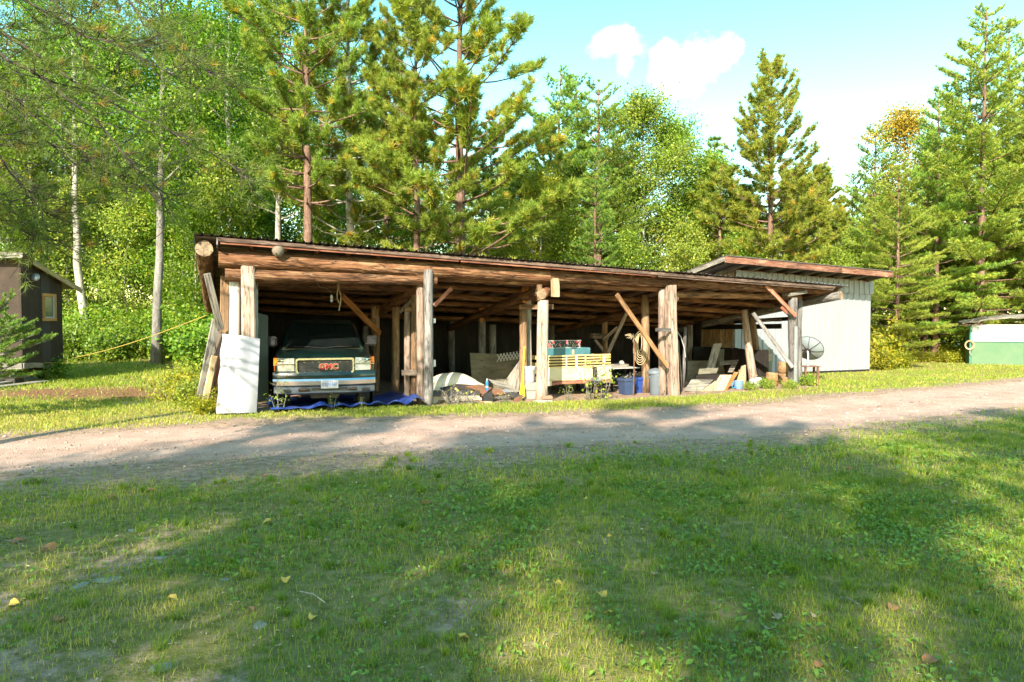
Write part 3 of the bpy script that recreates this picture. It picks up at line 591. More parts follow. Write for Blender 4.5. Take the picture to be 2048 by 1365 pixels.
def red_pine(seed, H, r0, cb, cr, bark, leaf, k=54, ln=.21, wd=.02, lean=(0, 0), tint=.45, whorl=.56, old=.04, inner=.35, pw=.65):
    t = Tree(seed).trunk(H, r0, .012, 10, lean); r = t.r; P, D_ = [], []; z = cb * H; wi = 0
    while z < H * .985:
        f = z / H; q = (f - cb) / (1 - cb)
        for j in range(r.randint(3, 6)):
            a = wi * 1.1 + j * 6.283 / 4.5 + r.normal(0, .25); L = (cr * (1 - q) ** pw * (.55 + .45 * min(1, q * 4)) + .35) * r.uniform(.55, 1.15); e = -.15 + .75 * q + r.normal(0, .12)
            p = t.limb(t.at(f), (math.cos(a) * math.cos(e), math.sin(a) * math.cos(e), math.sin(e)), L, .035 * (1 - .6 * q) + .01, .55, 5, .07, 5)
            if q < .10 and r.uniform() < .3: continue                      # bare lower branch
            for w in range(max(5, int(L * 6.5))):
                s = r.uniform(inner + .1 * (1 - q), 1); i_ = min(int(s * 5), 4); b = p[i_].lerp(p[i_ + 1], s * 5 - i_); ax = (p[i_ + 1] - p[i_]).normalized()
                sd = ax.cross(Vector((0, 0, 1))) * (1 if w % 2 else -1); d = (ax * .8 + sd * r.uniform(.5, 1) + Vector((0, 0, r.uniform(-.1, .5)))).normalized()
                tw = t.limb(b, d, r.uniform(.18, .5), .008, .5, 2, .08, 3)
                P += [tw[2], tw[1]]; D_ += [tw[2] - tw[1] + Vector((0, 0, .05)), tw[1] - tw[0] + Vector((0, 0, .05))]
            P += [p[-1], p[-2].lerp(p[-1], .5)]; D_ += [p[-1] - p[-2]] * 2
        z += whorl * r.uniform(.8, 1.2); wi += 1
    t.tufts(P, D_, k, ln, wd, 1.0, tint, .2, old, .12); return t.build('red_pine_%d' % seed, bark, leaf)
def white_pine(seed, H, r0, cb, cr, bark, leaf, k=19, ln=.15, wd=.025, tint=.5, whorl=.55, droop=-.12, tops=1, step=.13, steep=.9):
    t = Tree(seed).trunk(H, r0, .012, 9); r = t.r; P, D_ = [], []; z = cb * H; wi = 0
    while z < H * .99:
        f = z / H; q = (f - cb) / (1 - cb)
        for j in range(r.randint(4, 6)):
            a = wi * .9 + j * 6.283 / 5 + r.normal(0, .22); L = (cr * (1 - q) ** steep * (.75 + .25 * min(1, q * 5)) + .25) * r.uniform(.6, 1.2); e = droop + .85 * q + r.normal(0, .08)
            p = t.limb(t.at(f), (math.cos(a) * math.cos(e), math.sin(a) * math.cos(e), math.sin(e)), L, .03 * (1 - .6 * q) + .008, .25, 5, .05, 4)
            if q < .08 and r.uniform() < .5: continue
            m = max(5, int(L * 8))
            for w in range(m):
                s = .3 + .7 * (w + r.uniform(0, 1)) / m; i_ = min(int(s * 5), 4); b = p[i_].lerp(p[i_ + 1], s * 5 - i_); ax = (p[i_ + 1] - p[i_]).normalized()
                sd = ax.cross(Vector((0, 0, 1))) * (1 if w % 2 else -1); d = (ax * .75 + sd * .8 + Vector((0, 0, r.uniform(-.08, .2)))).normalized(); l = (.2 + .28 * L * (1.15 - s)) * r.uniform(.6, 1.2)
                tw = t.limb(b, d, l, .006, .12, 2, .06, 3); n_ = max(2, int(l / step))
                for x in range(n_):
                    y = (x + .6) / n_; P.append(tw[0].lerp(tw[2], y) + Vector((0, 0, .02))); D_.append(d + Vector((0, 0, .25)))
            P.append(p[-1]); D_.append(p[-1] - p[-2])
        z += whorl * r.uniform(.8, 1.25); wi += 1
    P += [t.path[-1]] * 4; D_ += [Vector((0, 0, 1))] * 4
    t.tufts(P, D_, k, ln, wd, .75, tint, .25, .02, .15); return t.build('white_pine_%d' % seed, bark, leaf)
def bush(seed, h, rad, nl, size, leaf, stems=9, sig=.16, tint=.5):
    t = Tree(seed); r = t.r; C_ = []; t.H = h
    for i in range(stems):
        a = i * 2.4; e = r.uniform(.7, 1.4); d = (math.cos(a) * math.cos(e) * rad / h, math.sin(a) * math.cos(e) * rad / h, math.sin(e))
        p = t.limb((math.cos(a) * rad * .25, math.sin(a) * rad * .25, -.03), d, h * r.uniform(.7, 1.05), .012, 0, 4, .12, 4); C_ += p[1:]
        for k in range(4):
            w = t.limb(p[1 + k % 4], Vector(r.normal(0, 1, 3)) + Vector((0, 0, .3)), rad * r.uniform(.3, .6), .006, .1, 2, .1, 3); C_ += w[1:]
    t.leaves(C_, nl, sig, size, .45, tint); return t.build('bush_%d' % seed, M_['bark_grey'], leaf, 'stems', 'foliage')

PR = {}
PR['aspen1'] = deciduous(1, 15, .16, .34, 2.5, 24000, .092, M_['bark_pale'], M_['leaf'], 34, .5, (.3, .9), .34)
PR['aspen2'] = deciduous(2, 16, .17, .42, 2.4, 22000, .092, M_['bark_pale'], M_['leaf'], 30, .5, (.3, .9), .36, .05)
PR['maple'] = deciduous(3, 11, .15, .16, 3.4, 30000, .105, M_['bark_grey'], M_['leaf'], 40, .4, (.1, .7), .38)
PR['birch'] = deciduous(4, 12, .13, .22, 3.1, 32000, .10, M_['bark_pale'], M_['leaf_light'], 36, .4, (.2, .8), .34)
PR['high'] = deciduous(7, 13, .12, .70, 2.4, 11000, .11, M_['bark_grey'], M_['leaf'], 22, .3, (.0, .6), .4)
PR['shade'] = deciduous(8, 11, .15, .16, 3.4, 11500, .11, M_['bark_grey'], M_['leaf'], 36, .4, (.1, .7), .36)
PR['sapling'] = deciduous(5, 6, .05, .10, 1.7, 11000, .10, M_['bark_pale'], M_['leaf'], 26, .4, (.1, .8), .28, .05)
PR['sapling2'] = deciduous(6, 7, .045, .08, 1.6, 10500, .10, M_['bark_grey'], M_['leaf_light'], 26, .4, (.1, .8), .28, .05)
PR['rpine1'] = red_pine(11, 17, .20, .33, 3.1, M_['bark_pine'], M_['needle'])
PR['rpine2'] = red_pine(12, 16, .19, .25, 3.3, M_['bark_pine'], M_['needle'], lean=(.0006, 0), tint=.5)
PR['rpine3'] = red_pine(13, 13.5, .18, .12, 3.4, M_['bark_pine'], M_['needle'], tint=.56, whorl=.42)
PR['rpine4'] = red_pine(14, 13.5, .18, .07, 3.6, M_['bark_pine'], M_['needle'], 40, .2, .022, tint=.6, whorl=.31, inner=.16, pw=.9)
PR['wpine1'] = white_pine(21, 14, .19, .10, 4.4, M_['bark_pine'], M_['needle_soft'], tint=.62)
PR['wpine2'] = white_pine(22, 13, .17, .10, 3.3, M_['bark_pine'], M_['needle_soft'], steep=.75, tint=.46)
PR['spruce'] = white_pine(23, 12, .15, .05, 2.4, M_['bark_pine'], M_['needle_soft'], tint=.36, whorl=.42, droop=-.25)
PR['bush1'] = bush(31, 1.5, 1.0, 3600, .10, M_['leaf'])
PR['bush2'] = bush(32, 1.2, 1.0, 3200, .11, M_['leaf_lime'], tint=.5)
PR['bush3'] = bush(33, .7, .8, 2200, .085, M_['leaf_light'])
def plant(kind, x, y, sc=1.0, rz=None, label='', cat='tree', group=None, name=None, leaf=None, bark=None, sz=None, dz=0):
    p = PR[kind]; name = name or {'a': 'aspen_tree', 'm': 'maple_tree', 'b': 'birch_tree', 'r': 'pine_tree', 'w': 'pine_tree', 's': 'young_tree', 'h': 'leafy_tree'}[kind[0]]
    rz = RN.uniform(0, 6.28) if rz is None else rz
    M = Matrix.Translation((x, y, gz(x, y) + dz)) @ Matrix.Rotation(rz, 4, 'Z') @ Matrix.Diagonal((sc, sc, sz or sc, 1))
    root = link(name, None, None, M); tag(root, label, cat, group)
    for pn, me, ov in ((p['parts'][0], p['wood'], bark), (p['parts'][1], p['leaf'], leaf)):
        o = bpy.data.objects.new(pn, me); COL.objects.link(o); o.parent = root
        if ov: o.material_slots[0].link = 'OBJECT'; o.material_slots[0].material = ov
    root['px'] = x / y if y > 1 else -9
    return root
def at(px, D): return (px - 1024) / FPX * D
def T(kind, px, D, sc=1.0, label='', group=None, **k): return plant(kind, at(px, D), D, sc, label=label, group=group, **k)
GW = 'trees of the wood behind the carport'
# pines standing behind the carport roof
T('rpine1', 617, 23.5, 1.0, 'tall pine with a bare trunk rising behind the truck bay roof', GW, rz=.4)
T('rpine2', 700, 26, 1.02, 'pine with a pale bare lower trunk, second to the right behind the truck bay', GW, rz=2.2, bark=M_['bark_pale'])
T('rpine1', 772, 28, .78, 'slim dark pine between the two stouter trunks above the carport roof', GW, rz=1.4)
T('rpine2', 836, 23, .84, 'yellow tipped pine left of the big leaning pine above the roof middle', GW, rz=3.9)
T('rpine3', 918, 24, 1.42, sz=1.2, label= 'large bushy pine at the edge of the open sky', group=GW, rz=5.1)
T('aspen1', 547, 27, 1.0, 'slim pale aspen trunk left of the tallest pine', GW, rz=1.0)
# broadleaf wood on the left
T('aspen2', 172, 27, 1.05, 'pale aspen with dark knots standing nearest the black hut', GW, rz=.5)
T('aspen1', 312, 23.5, 1.05, 'smooth grey leaning trunk standing alone beside the yellow rope', GW, rz=2.0, bark=M_['bark_grey'])
T('aspen2', 60, 30, 1.0, 'tall aspen above the black hut roof', GW)
T('maple', -60, 29, 1.15, 'broad maple at the left edge behind the black hut', GW)
T('maple', 120, 33, 1.2, 'broad maple between the hut and the pale aspen', GW)
T('maple', 245, 34, 1.25, 'broad maple behind the grey leaning trunk', GW)
T('maple', 400, 32, 1.3, 'broad maple above the left corner of the carport roof', GW)
T('birch', 480, 35, 1.25, 'leafy birch showing over the left carport corner', GW, leaf=M_['leaf'])
T('aspen1', 370, 38, 1.15, 'tall aspen reaching the top of the picture left of centre', GW)
T('aspen2', 450, 31, 1.1, 'pale aspen reaching above the carport corner', GW)
T('aspen1', 230, 41, 1.25, 'far aspen filling the gap behind the maples', GW)
for i, (px, D, s, k) in enumerate([(20, 28, 1, 'sapling'), (140, 29, .95, 'sapling2'), (200, 30, 1.1, 'sapling'), (255, 28, .9, 'sapling2'), (350, 28.5, 1.05, 'sapling'), (395, 27, .9, 'sapling'), (440, 29, 1.15, 'sapling2'), (285, 32, 1.2, 'sapling'),
                                  (90, 35, 1.3, 'sapling'), (330, 36, 1.3, 'sapling2'), (180, 38, 1.4, 'sapling'), (420, 37, 1.4, 'sapling'), (-30, 33, 1.3, 'sapling2'), (520, 33, 1.3, 'sapling'), (600, 36, 1.4, 'sapling2')]):
    T(k, px, D, s, 'slender leafy sapling among the understorey of the wood left of the carport', 'saplings in the left wood')
for i, (px, D, s, k) in enumerate([(40, 40, 1.2, 'maple'), (320, 44, 1.3, 'maple'), (560, 40, 1.3, 'maple'), (660, 42, 1.25, 'aspen1'), (740, 40, 1.2, 'maple'), (820, 42, 1.1, 'birch'), (930, 44, 1.0, 'maple'), (500, 46, 1.3, 'aspen2'), (150, 47, 1.4, 'aspen1')]):
    T(k, px, D, s, 'leafy tree deep in the wood, seen only between nearer trunks', 'far trees in the wood')
for px, D, s in ((690, 33, 1.0), (790, 31, .9), (880, 34, .95), (960, 32, .8), (650, 30, .95)):
    T('sapling', px, D, s * 1.2, 'leafy sapling showing low between the pine trunks above the roof', 'saplings behind the pines', leaf=M_['leaf_light'])
# middle and right of the sky gap
T('wpine2', 1115, 34, 1.3, sz=1.06, label='pale green soft pine first to the right of the big bushy pine', group=GW, rz=.3)
T('wpine2', 1195, 33, 1.25, sz=1.0, label='soft needled pine just left of the rounded light green birch', group=GW, rz=2.0)
T('birch', 1285, 35, 1.15, sz=1.02, label= 'rounded light green birch below the left cloud', group=GW, rz=1.2)
T('spruce', 1190, 28, .72, 'bright green fir low behind the middle of the carport', GW, rz=1.0, leaf=M_['needle_soft'])
T('birch', 1350, 36, 1.05, sz=.95, label= 'light green birch leaning beside the rounded one', group=GW)
T('spruce', 1425, 40, 1.0, 'distant pale spruce tip left of the pointed pine', GW)
T('rpine4', 1540, 31.5, 1.1, sz=1.0, label= 'pointed pine standing free against the sky behind the white shed', group=GW, rz=.8)
T('rpine3', 1440, 33, .95, 'shorter pine at the left foot of the pointed pine', GW, rz=2.5, sz=.66)
T('rpine4', 1640, 36, .9, sz=.7, label='shorter pine with orange needles right of the pointed pine', group=GW, rz=4.0)
T('birch', 1080, 29, .62, 'small yellowing birch low behind the roof near the sky gap', GW, leaf=M_['leaf_lime'])
T('rpine1', 1100, 31, .62, 'thin half bare pine left of the bright green fir', GW, rz=1.9)
T('birch', 1620, 39, .75, 'orange leaved birch half hidden right of the pointed pine', GW, leaf=M_['leaf_yellow'])
T('wpine2', 1745, 35, .88, 'dark soft pine at the left edge of the right hand trees', GW, leaf=M_['needle_soft'])
T('birch', 1805, 35.5, .98, 'birch with golden autumn leaves among the pines on the right', GW, leaf=M_['leaf_yellow'], rz=.6)
T('wpine1', 1955, 30.5, 1.25, sz=1.1, label= 'great white pine with layered boughs on the right', group=GW, rz=.5)
T('wpine2', 1930, 33, 1.15, 'tall pine tip rising above the layered white pine', GW, rz=1.5)
T('wpine1', 2070, 31, 1.0, 'white pine cut by the right edge of the picture', GW, rz=2.6)
T('wpine1', 1850, 31.5, .72, 'lower white pine in front of the golden birch', GW, rz=4.2)
T('maple', 1880, 35, .8, 'green maple in the shade under the layered boughs', GW)
T('spruce', 2060, 36, 1.2, 'dark spruce behind the right hand white pine', GW)
for i, (px, D, s, k) in enumerate([(1010, 38, .8, 'birch'), (1060, 42, .85, 'maple'), (1150, 40, .9, 'maple'), (1240, 41, .9, 'birch'), (1390, 42, .75, 'birch'), (1500, 42, .65, 'maple'), (1580, 43, .6, 'birch'), (1690, 42, .6, 'birch'), (1760, 42, .8, 'maple'), (2000, 40, 1.0, 'maple'), (1480, 46, .8, 'maple'), (1340, 45, .8, 'wpine2')]):
    T(k, px, D, s, 'far tree filling in the wood behind the pines right of centre', 'far trees behind the sheds', leaf=M_['leaf_light'] if k != 'wpine2' else None)
for px, D, s in ((1000, 27, .75), (1130, 29, .8), (1260, 30, .75), (1370, 30, .8), (1480, 31, .75), (1700, 32, .8), (1790, 31, .8), (1830, 33, .8), (1660, 31, .7), (1900, 34, .8)):
    T('sapling2', px, D, s, 'light green sapling low behind the sheds', 'saplings behind the sheds')
T('wpine2', 1155, 37, 1.3, 'soft pine between the two pale pines right of the sky gap', GW, rz=3.3, sz=1.12)
T('wpine2', 1240, 38, 1.2, 'soft pine behind the rounded light green birch', GW, rz=5.0, sz=1.0)
T('birch', 1410, 36, .95, 'light green birch left of the pointed pine', GW, rz=2.2, sz=.8)
T('rpine4', 1490, 35, 1.0, 'bushy low pine just left of the pointed pine', GW, rz=5.6, sz=.62)
T('rpine4', 1590, 34, 1.0, 'bushy low pine just right of the pointed pine', GW, rz=1.6, sz=.66)
T('birch', 1040, 34, .9, 'light green birch low in the gap right of the big bushy pine', GW, rz=.9, sz=.75)
T('rpine2', 980, 30, .8, 'pine with drooping yellow boughs in the gap right of the big bushy pine', GW, rz=.2, sz=.62)
# undergrowth
for px, D, s, k in ((150, 25, 1.0, 'bush1'), (190, 25.5, .9, 'bush3'), (225, 24.5, .9, 'bush1'), (265, 25, .85, 'bush3'), (300, 25.5, 1.0, 'bush1'), (345, 24.5, .9, 'bush1'), (385, 24, 1.0, 'bush1'), (415, 23, 1.1, 'bush1'), (430, 25, 1.3, 'bush1'), (170, 27, 1.2, 'bush1'), (250, 27, 1.3, 'bush1'), (330, 27, 1.3, 'bush1'), (395, 26.5, 1.3, 'bush1'), (100, 27, 1.2, 'bush1')):
    T(k, px, D, s, 'leafy bush in the undergrowth at the edge of the left wood', 'undergrowth bushes on the left', cat='bush', name='bush')
T('bush2', 148, 26.5, .75, 'orange and yellow bush beside the black hut corner', cat='bush', name='bush', leaf=M_['leaf_yellow'])
T('bush3', 95, 19.6, .8, 'dark green fern-like bush under the hut corner', cat='bush', name='bush', leaf=M_['leaf'])
T('bush3', 390, 14.3, .72, 'broad leaved bright plant growing by the leaning planks', cat='bush', name='bush')
T('bush3', 372, 15.2, .8, 'bright leafy plant behind the leaning planks at the carport corner', cat='bush', name='bush', leaf=M_['leaf_lime'])
T('bush3', 400, 16.5, .9, 'green leafy plant hugging the left wall of the carport', cat='bush', name='bush')
T('bush2', 1768, 26.6, .62, 'lime yellow maple bush at the white shed corner', cat='bush', name='bush')
T('bush2', 1800, 27.6, .6, 'second lime yellow bush, right of the one at the white shed corner', cat='bush', name='bush')
T('bush2', 1757, 28.5, 1.25, 'tall yellow leaved bush behind the white shed corner', cat='bush', name='bush')
for px, D, s in ((1838, 30, .6), (1870, 30, .55), (1905, 29.5, .6), (1925, 30, .7), (1890, 31, .8)):
    T('bush3', px, D, s, 'low yellow green bush between the white and green sheds', 'bushes between the sheds', cat='bush', name='bush', leaf=M_['leaf_lime'])
T('bush1', 1905, 32, 1.3, 'dark green bush beside the green shed', cat='bush', name='bush')
T('bush1', 1830, 33, 1.4, 'dark green bush behind the grey fallen log', cat='bush', name='bush')
T('wpine1', 1795, 28.5, .62, 'low white pine with drooping boughs right of the white shed', GW, rz=3.0)
T('wpine2', 1870, 30.8, .9, 'dense soft pine left of the great white pine', GW, rz=2.0)
T('wpine1', 2050, 31.5, .9, 'white pine whose boughs hang over the green shed', GW, rz=1.1)
T('wpine1', 1745, 31, .6, 'low bright pine directly behind the white shed corner', GW, rz=.9)
T('wpine1', 2005, 34, 1.15, 'tall white pine behind the one over the green shed', GW, rz=5.2)
T('wpine2', 1700, 38, .75, 'distant soft pine in the gap right of the pointed pine', GW)
# young fir at the left edge
PR['fir'] = white_pine(25, 2.3, .03, .34, 1.3, M_['bark_grey'], M_['fir'], 24, .07, .013, .55, .15, -.05, 1, .035, .8)
plant('fir', at(-38, 12.2), 12.2, .86, .4, 'small bright green fir in front of the black hut', 'fir tree', name='fir_tree')

# pine overhanging from the left, its trunk outside the picture
t = Tree(41); px0, D0 = -930, 6.0; tx = at(px0, D0); t.trunk(13, .17, .01, 9); PW, DW = [], []
base = Vector((tx, D0, gz(tx, D0)))
limbs = [([(-60, 20), (150, 165), (330, 262), (500, 352)], 7.6, .030), ([(-60, 75), (90, 160), (210, 260), (325, 392)], 7.2, .034), ([(-70, 130), (60, 225), (190, 330), (318, 398)], 7.8, .026),
         ([(-60, 250), (10, 330), (60, 395), (85, 420)], 7.0, .022), ([(180, -90), (290, 50), (380, 120), (470, 165)], 8.4, .022), ([(-20, -110), (130, 20), (290, 120), (430, 195)], 8.0, .028),
         ([(-60, 350), (20, 420), (70, 465), (100, 490)], 7.3, .018), ([(-60, -80), (80, 20), (180, 75), (300, 95)], 7.0, .024), ([(-60, 170), (100, 290), (170, 345), (240, 372)], 8.3, .02)]
r = t.r
for pts, D, rad in limbs:
    W_ = [ray_at(a, b_, D + .12 * i) - base for i, (a, b_) in enumerate(pts)]
    z0 = W_[0].z + (W_[0].z - W_[1].z) / max(.3, (W_[1].x - W_[0].x)) * W_[0].x * .7
    path = [Vector((0, 0, min(z0, 12.5)))] + W_; fine = []
    for i in range(len(path) - 1):
        for k in range(4): fine.append(path[i].lerp(path[i + 1], k / 4) + Vector(r.normal(0, .018, 3)))
    fine.append(path[-1]); n = len(fine); t.g.tube(fine, [rad * .62 * (1.3 - 1.2 * i / n) for i in range(n)], 6)
    for w in range(42):
        s = r.uniform(.2, 1) * (n - 1.01); i_ = int(s); b_ = fine[i_].lerp(fine[i_ + 1], s - i_); ax = (fine[i_ + 1] - fine[i_]).normalized()
        d = (ax * .7 + Vector((r.normal(0, .55), r.normal(0, .55), r.normal(0, .35)))).normalized(); tw = t.limb(b_, d, r.uniform(.2, .7), .006, .5, 3, .12, 4)
        for z in range(2):
            t2 = t.limb(tw[1 + z], d + Vector(r.normal(0, .6, 3)), r.uniform(.1, .28), .004, .4, 2, .1, 3)
            if r.uniform() < .85: PW.append(t2[-1]); DW.append(t2[-1] - t2[0])
        if r.uniform() < .7: PW += [tw[-1], tw[-2]]; DW += [tw[-1] - tw[-2]] * 2
t.tufts(PW, DW, 36, .12, .0048, 1.0, .36, .22, .06, .1)
for k in range(6):                                    # upper crown of the same tree
    a = k * 2.4; p = t.limb((0, 0, 8 + k * .36), (math.cos(a), math.sin(a), .35), 2.0 - k * .08, .03, .4, 4, .08, 5)
    for w in range(6):
        tw = t.limb(p[1 + w % 4], (p[-1] - p[0]) + Vector(r.normal(0, 1.2, 3)), .5, .01, .3, 2, .1, 3); t.tufts([tw[1], tw[2]], [tw[2] - tw[0]] * 2, 30, .15, .012, 1, .42)
PR['nearpine'] = t.build('near_pine', M_['bark_dark'], M_['needle_shaded'])
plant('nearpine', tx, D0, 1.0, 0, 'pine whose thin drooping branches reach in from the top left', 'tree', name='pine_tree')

# trees behind the photographer: they stand outside the picture and shade the lawn
GS = 'trees behind the camera that shade the lawn'
SH = [('shade', -12.6, -8.6, 1.0), ('shade', -9.6, -7.6, 1.0), ('shade', -7.2, -9.0, 1.1), ('high', -2.9, -8.4, 1.0), ('high', -5.0, -8.0, 1.0), ('rpine1', -6.5, -14.5, 1.22), ('rpine2', .6, -14.5, 1.2), ('shade', 1.5, -8.8, 1.24), ('shade', 5.2, -9.2, 1.3), ('shade', 8.5, -9.0, 1.3), ('rpine1', -11, -13.5, 1.06), ('rpine2', -4.2, -14.5, 1.15), ('rpine1', 3.6, -14, 1.15)]
for k, x, y, s in SH:
    plant(k, x, y, s, label='tree standing behind the camera that casts shade over the lawn', group=GS, leaf=None)
# ------------------------------------------------------------------ log carport
VE = -.34; RL, RR = uvw(LP(388, 468, VE)), uvw(LP(1695, 573, VE)); RS = .145
def roof_w(u, v): return RL[2] + (RR[2] - RL[2]) * (u - RL[0]) / (RR[0] - RL[0]) - RS * (v - VE)
cp = thing('log_carport', 'long open log carport with a rusty metal lean-to roof on round posts', 'carport', CO, CA)
def up(u, v, d=0): return C(u, v, roof_w(u, v) - d)
U0, U1, VB = RL[0], RR[0], 7.0
# corrugated roof sheets
n = 17; sw = (U1 - U0) / n
for i in range(n):
    a, b2 = U0 + i * sw, U0 + (i + 1) * sw + .03; pr = []
    for k in range(6):
        c0 = a + (b2 - a) * k / 6; w_ = (b2 - a) / 6
        pr += [(c0, 0), (c0 + w_ * .62, 0), (c0 + w_ * .72, .028), (c0 + w_ * .9, .028)]
    pr.append((b2, 0)); M = WM[cp.name].inverted(); lift = .006 * (i % 2)
    f0 = VE - .02 - RN.uniform(0, .05); vs_, fs_ = [], []
    for v_ in (f0, 2.2, 4.6, VB + .3): vs_ += [M @ C(u_, v_, roof_w(u_, v_) + z_ + lift) for u_, z_ in pr]
    K = len(pr); fs_ = [(j * K + q, j * K + q + 1, j * K + K + q + 1, j * K + K + q) for j in range(3) for q in range(K - 1)]
    emit('roof_sheet', vs_, fs_, M_['roof'] if i < n - 2 else M_['galv'], cp, WM[cp.name])
# deck boards under the sheets, laid along the front
v_ = VE + .06; j = 0
while v_ < VB + .2:
    wd = .17 + .05 * RN.random(); cuts = [U0 + .03, U0 + 5 + RN.uniform(-1, 1), U0 + 10.5 + RN.uniform(-1, 1), U1 - .05]
    for a, b2 in zip(cuts, cuts[1:]):
        board('roof_board', up(a + .01, v_ + wd / 2, .022), up(b2, v_ + wd / 2, .022), wd, .022, M_['plank'], cp, CV - Vector((0, 0, RS)))
    v_ += wd + .035
# rafters: slim poles running back
k = 0; u_ = .1
while u_ < U1 - .1:
    log('rafter', up(u_, VE + .12, .085), up(u_, VB, .085), .045, .05, [M_['log_dark'], M_['end']], cp, 7, .003, .05, 4); u_ += .62
# eave fascia: two old boards one above the other
for a, b2 in ((-.5, 4.3), (4.28, 9.4), (9.38, 15.3)):
    board('fascia_board', up(a, VE + .02, .058), up(b2, VE + .02, .058), .07, .03, M_['fascia'], cp, (0, 0, 1), 3, .04)
    board('fascia_board', up(a + .04, VE + .05, .115), up(b2 - .03, VE + .05, .11), .045, .03, M_['plank_red' if a < 5 else 'fascia'], cp, (0, 0, 1), 3, .04)
board('fascia_end', up(-.52, VE, .10), up(-.52, .1, .16), .15, .025, M_['plank_grey'], cp)
# rake flashing on the left end
g = G(); M = WM[cp.name].inverted()
g.add([M @ C(U0 - .012, a, roof_w(U0, a) + z) for a in (VE - .04, 1.5, 4.2, VB + .3) for z in (.035, -.09)], [(0, 1, 3, 2), (2, 3, 5, 4), (4, 5, 7, 6)]); g.out('rake_flashing', M_['flash'], cp, WM[cp.name])
# front beams
LG = [M_['log'], M_['end']]; LD = [M_['log_dark'], M_['end']]
B0, B1, B2 = LP(437, 518, 0), LP(1090, 552, 0), LP(1656, 581, 0)
rough_log('front_beam', B0, B1.lerp(B0, -.012), .165, .15, LG, cp); rough_log('front_beam', B1 + CV * .03, B2, .145, .12, LG, cp)
rough_log('lower_beam', LP(450, 550, .02), LP(872, 561, .02), .125, .115, LG, cp, 30)
log('lower_beam', LP(868, 553, .18), LP(1322, 578, .18), .10, .085, LG, cp, 12, .003, .07)
log('lower_beam', LP(1318, 590, .3), LP(1600, 596, .3), .09, .08, LD, cp, 12, .004, .07)
rough_log('lower_beam', LP(505, 562, .9), LP(838, 576, .9), .11, .10, LG, cp, 26)
# purlin logs further back
for j, v_ in enumerate((1.6, 2.6, 3.7, 4.9, 6.2)):
    for a, b2 in ((-.2, 4.0), (3.7, 7.4), (7.1, 11.2), (10.8, 14.9)):
        d = .26 + RN.uniform(0, .06); log('purlin', up(a, v_ + RN.uniform(-.15, .15), d), up(b2, v_ + RN.uniform(-.15, .15), d + .02), .085, .075, LD, cp, 9, .006, .07)
# cross beams running back over the posts
rough_log('side_beam', up(U0 + .16, VE + .1, .235), up(U0 + .16, 6.9, .22), .15, .14, [M_['log'], M_['end']], cp, 28, .1)
for u_, d, r_ in ((3.55, .52, .12), (6.35, .55, .125), (10.2, .52, .11)):
    log('cross_beam', up(u_ + .1, .2, d), up(u_, 6.8, d), r_, r_ * .9, LD, cp, 10, .004, .06)
log('cross_beam', LP(1682, 591, -.45), up(14.4, 6.8, .5), .115, .12, [M_['post_grey'], M_['end']], cp, 12, .006, .05)
log('cross_beam', LP(1650, 577, -.05) + CU * .25, up(14.4, 5.5, .30), .10, .1, LD, cp, 10, .004, .06)
# posts
def post(p_top, p_bot, v, r_, m_, rt=None, square=False, n=12, name='post'):
    a = LP(*p_top, v); b2 = LP(*p_bot, v); b2 = Vector((b2.x, b2.y, gz(b2.x, b2.y) - .1)); 
    if square: return board(name, b2, a, r_ * 2, r_ * 1.9, M_[m_], cp, CU, 3, .02)
    return log(name, b2, a, r_, rt or r_ * .92, [M_[m_], M_['end']], cp, n, .008, .06)
post((496, 517), (497, 812), .0, .13, 'post', square=True)
post((450, 553), (448, 812), .45, .085, 'post_brown', square=True)
post((856, 540), (857, 808), -.13, .105, 'post_grey'); post((840, 556), (842, 806), .12, .10, 'post')
post((829, 562), (828, 800), 1.2, .09, 'post_brown'); post((815, 620), (815, 798), 1.3, .085, 'post'); post((792, 615), (790, 790), 2.6, .10, 'post_brown'); post((750, 612), (750, 790), 3.4, .115, 'post_brown')
post((1086, 601), (1083, 806), 0, .14, 'post'); post((1046, 618), (1046, 800), 1.1, .10, 'post_brown'); post((1056, 600), (1057, 800), 1.3, .07, 'plank_grey', square=True)
post((964, 640), (964, 760), 4.2, .12, 'post_grey'); post((985, 650), (985, 760), 5.5, .12, 'post_grey'); post((1210, 632), (1210, 745), 4.0, .095, 'post_brown')
post((1324, 578), (1326, 796), .1, .10, 'post'); post((1340, 571), (1348, 796), -.06, .125, 'post', square=True)
post((1289, 590), (1291, 788), .9, .115, 'post_brown')
post((1586, 596), (1587, 772), 0, .14, 'post_grey', .12); post((1598, 600), (1598, 770), .35, .10, 'post_grey')
post((1488, 620), (1508, 768), 1.6, .13, 'post', .10); post((1503, 635), (1524, 765), 2.1, .11, 'post_brown')
post((1380, 650), (1378, 760), 4.6, .11, 'post_grey'); post((1420, 650), (1418, 750), 6.6, .1, 'post_grey')
for u_ in (.2, 3.6, 6.4, 10.0): log('post', C(u_, 6.75, -.3), up(u_, 6.75, .3), .11, .1, [M_['post_grey'], M_['end']], cp)
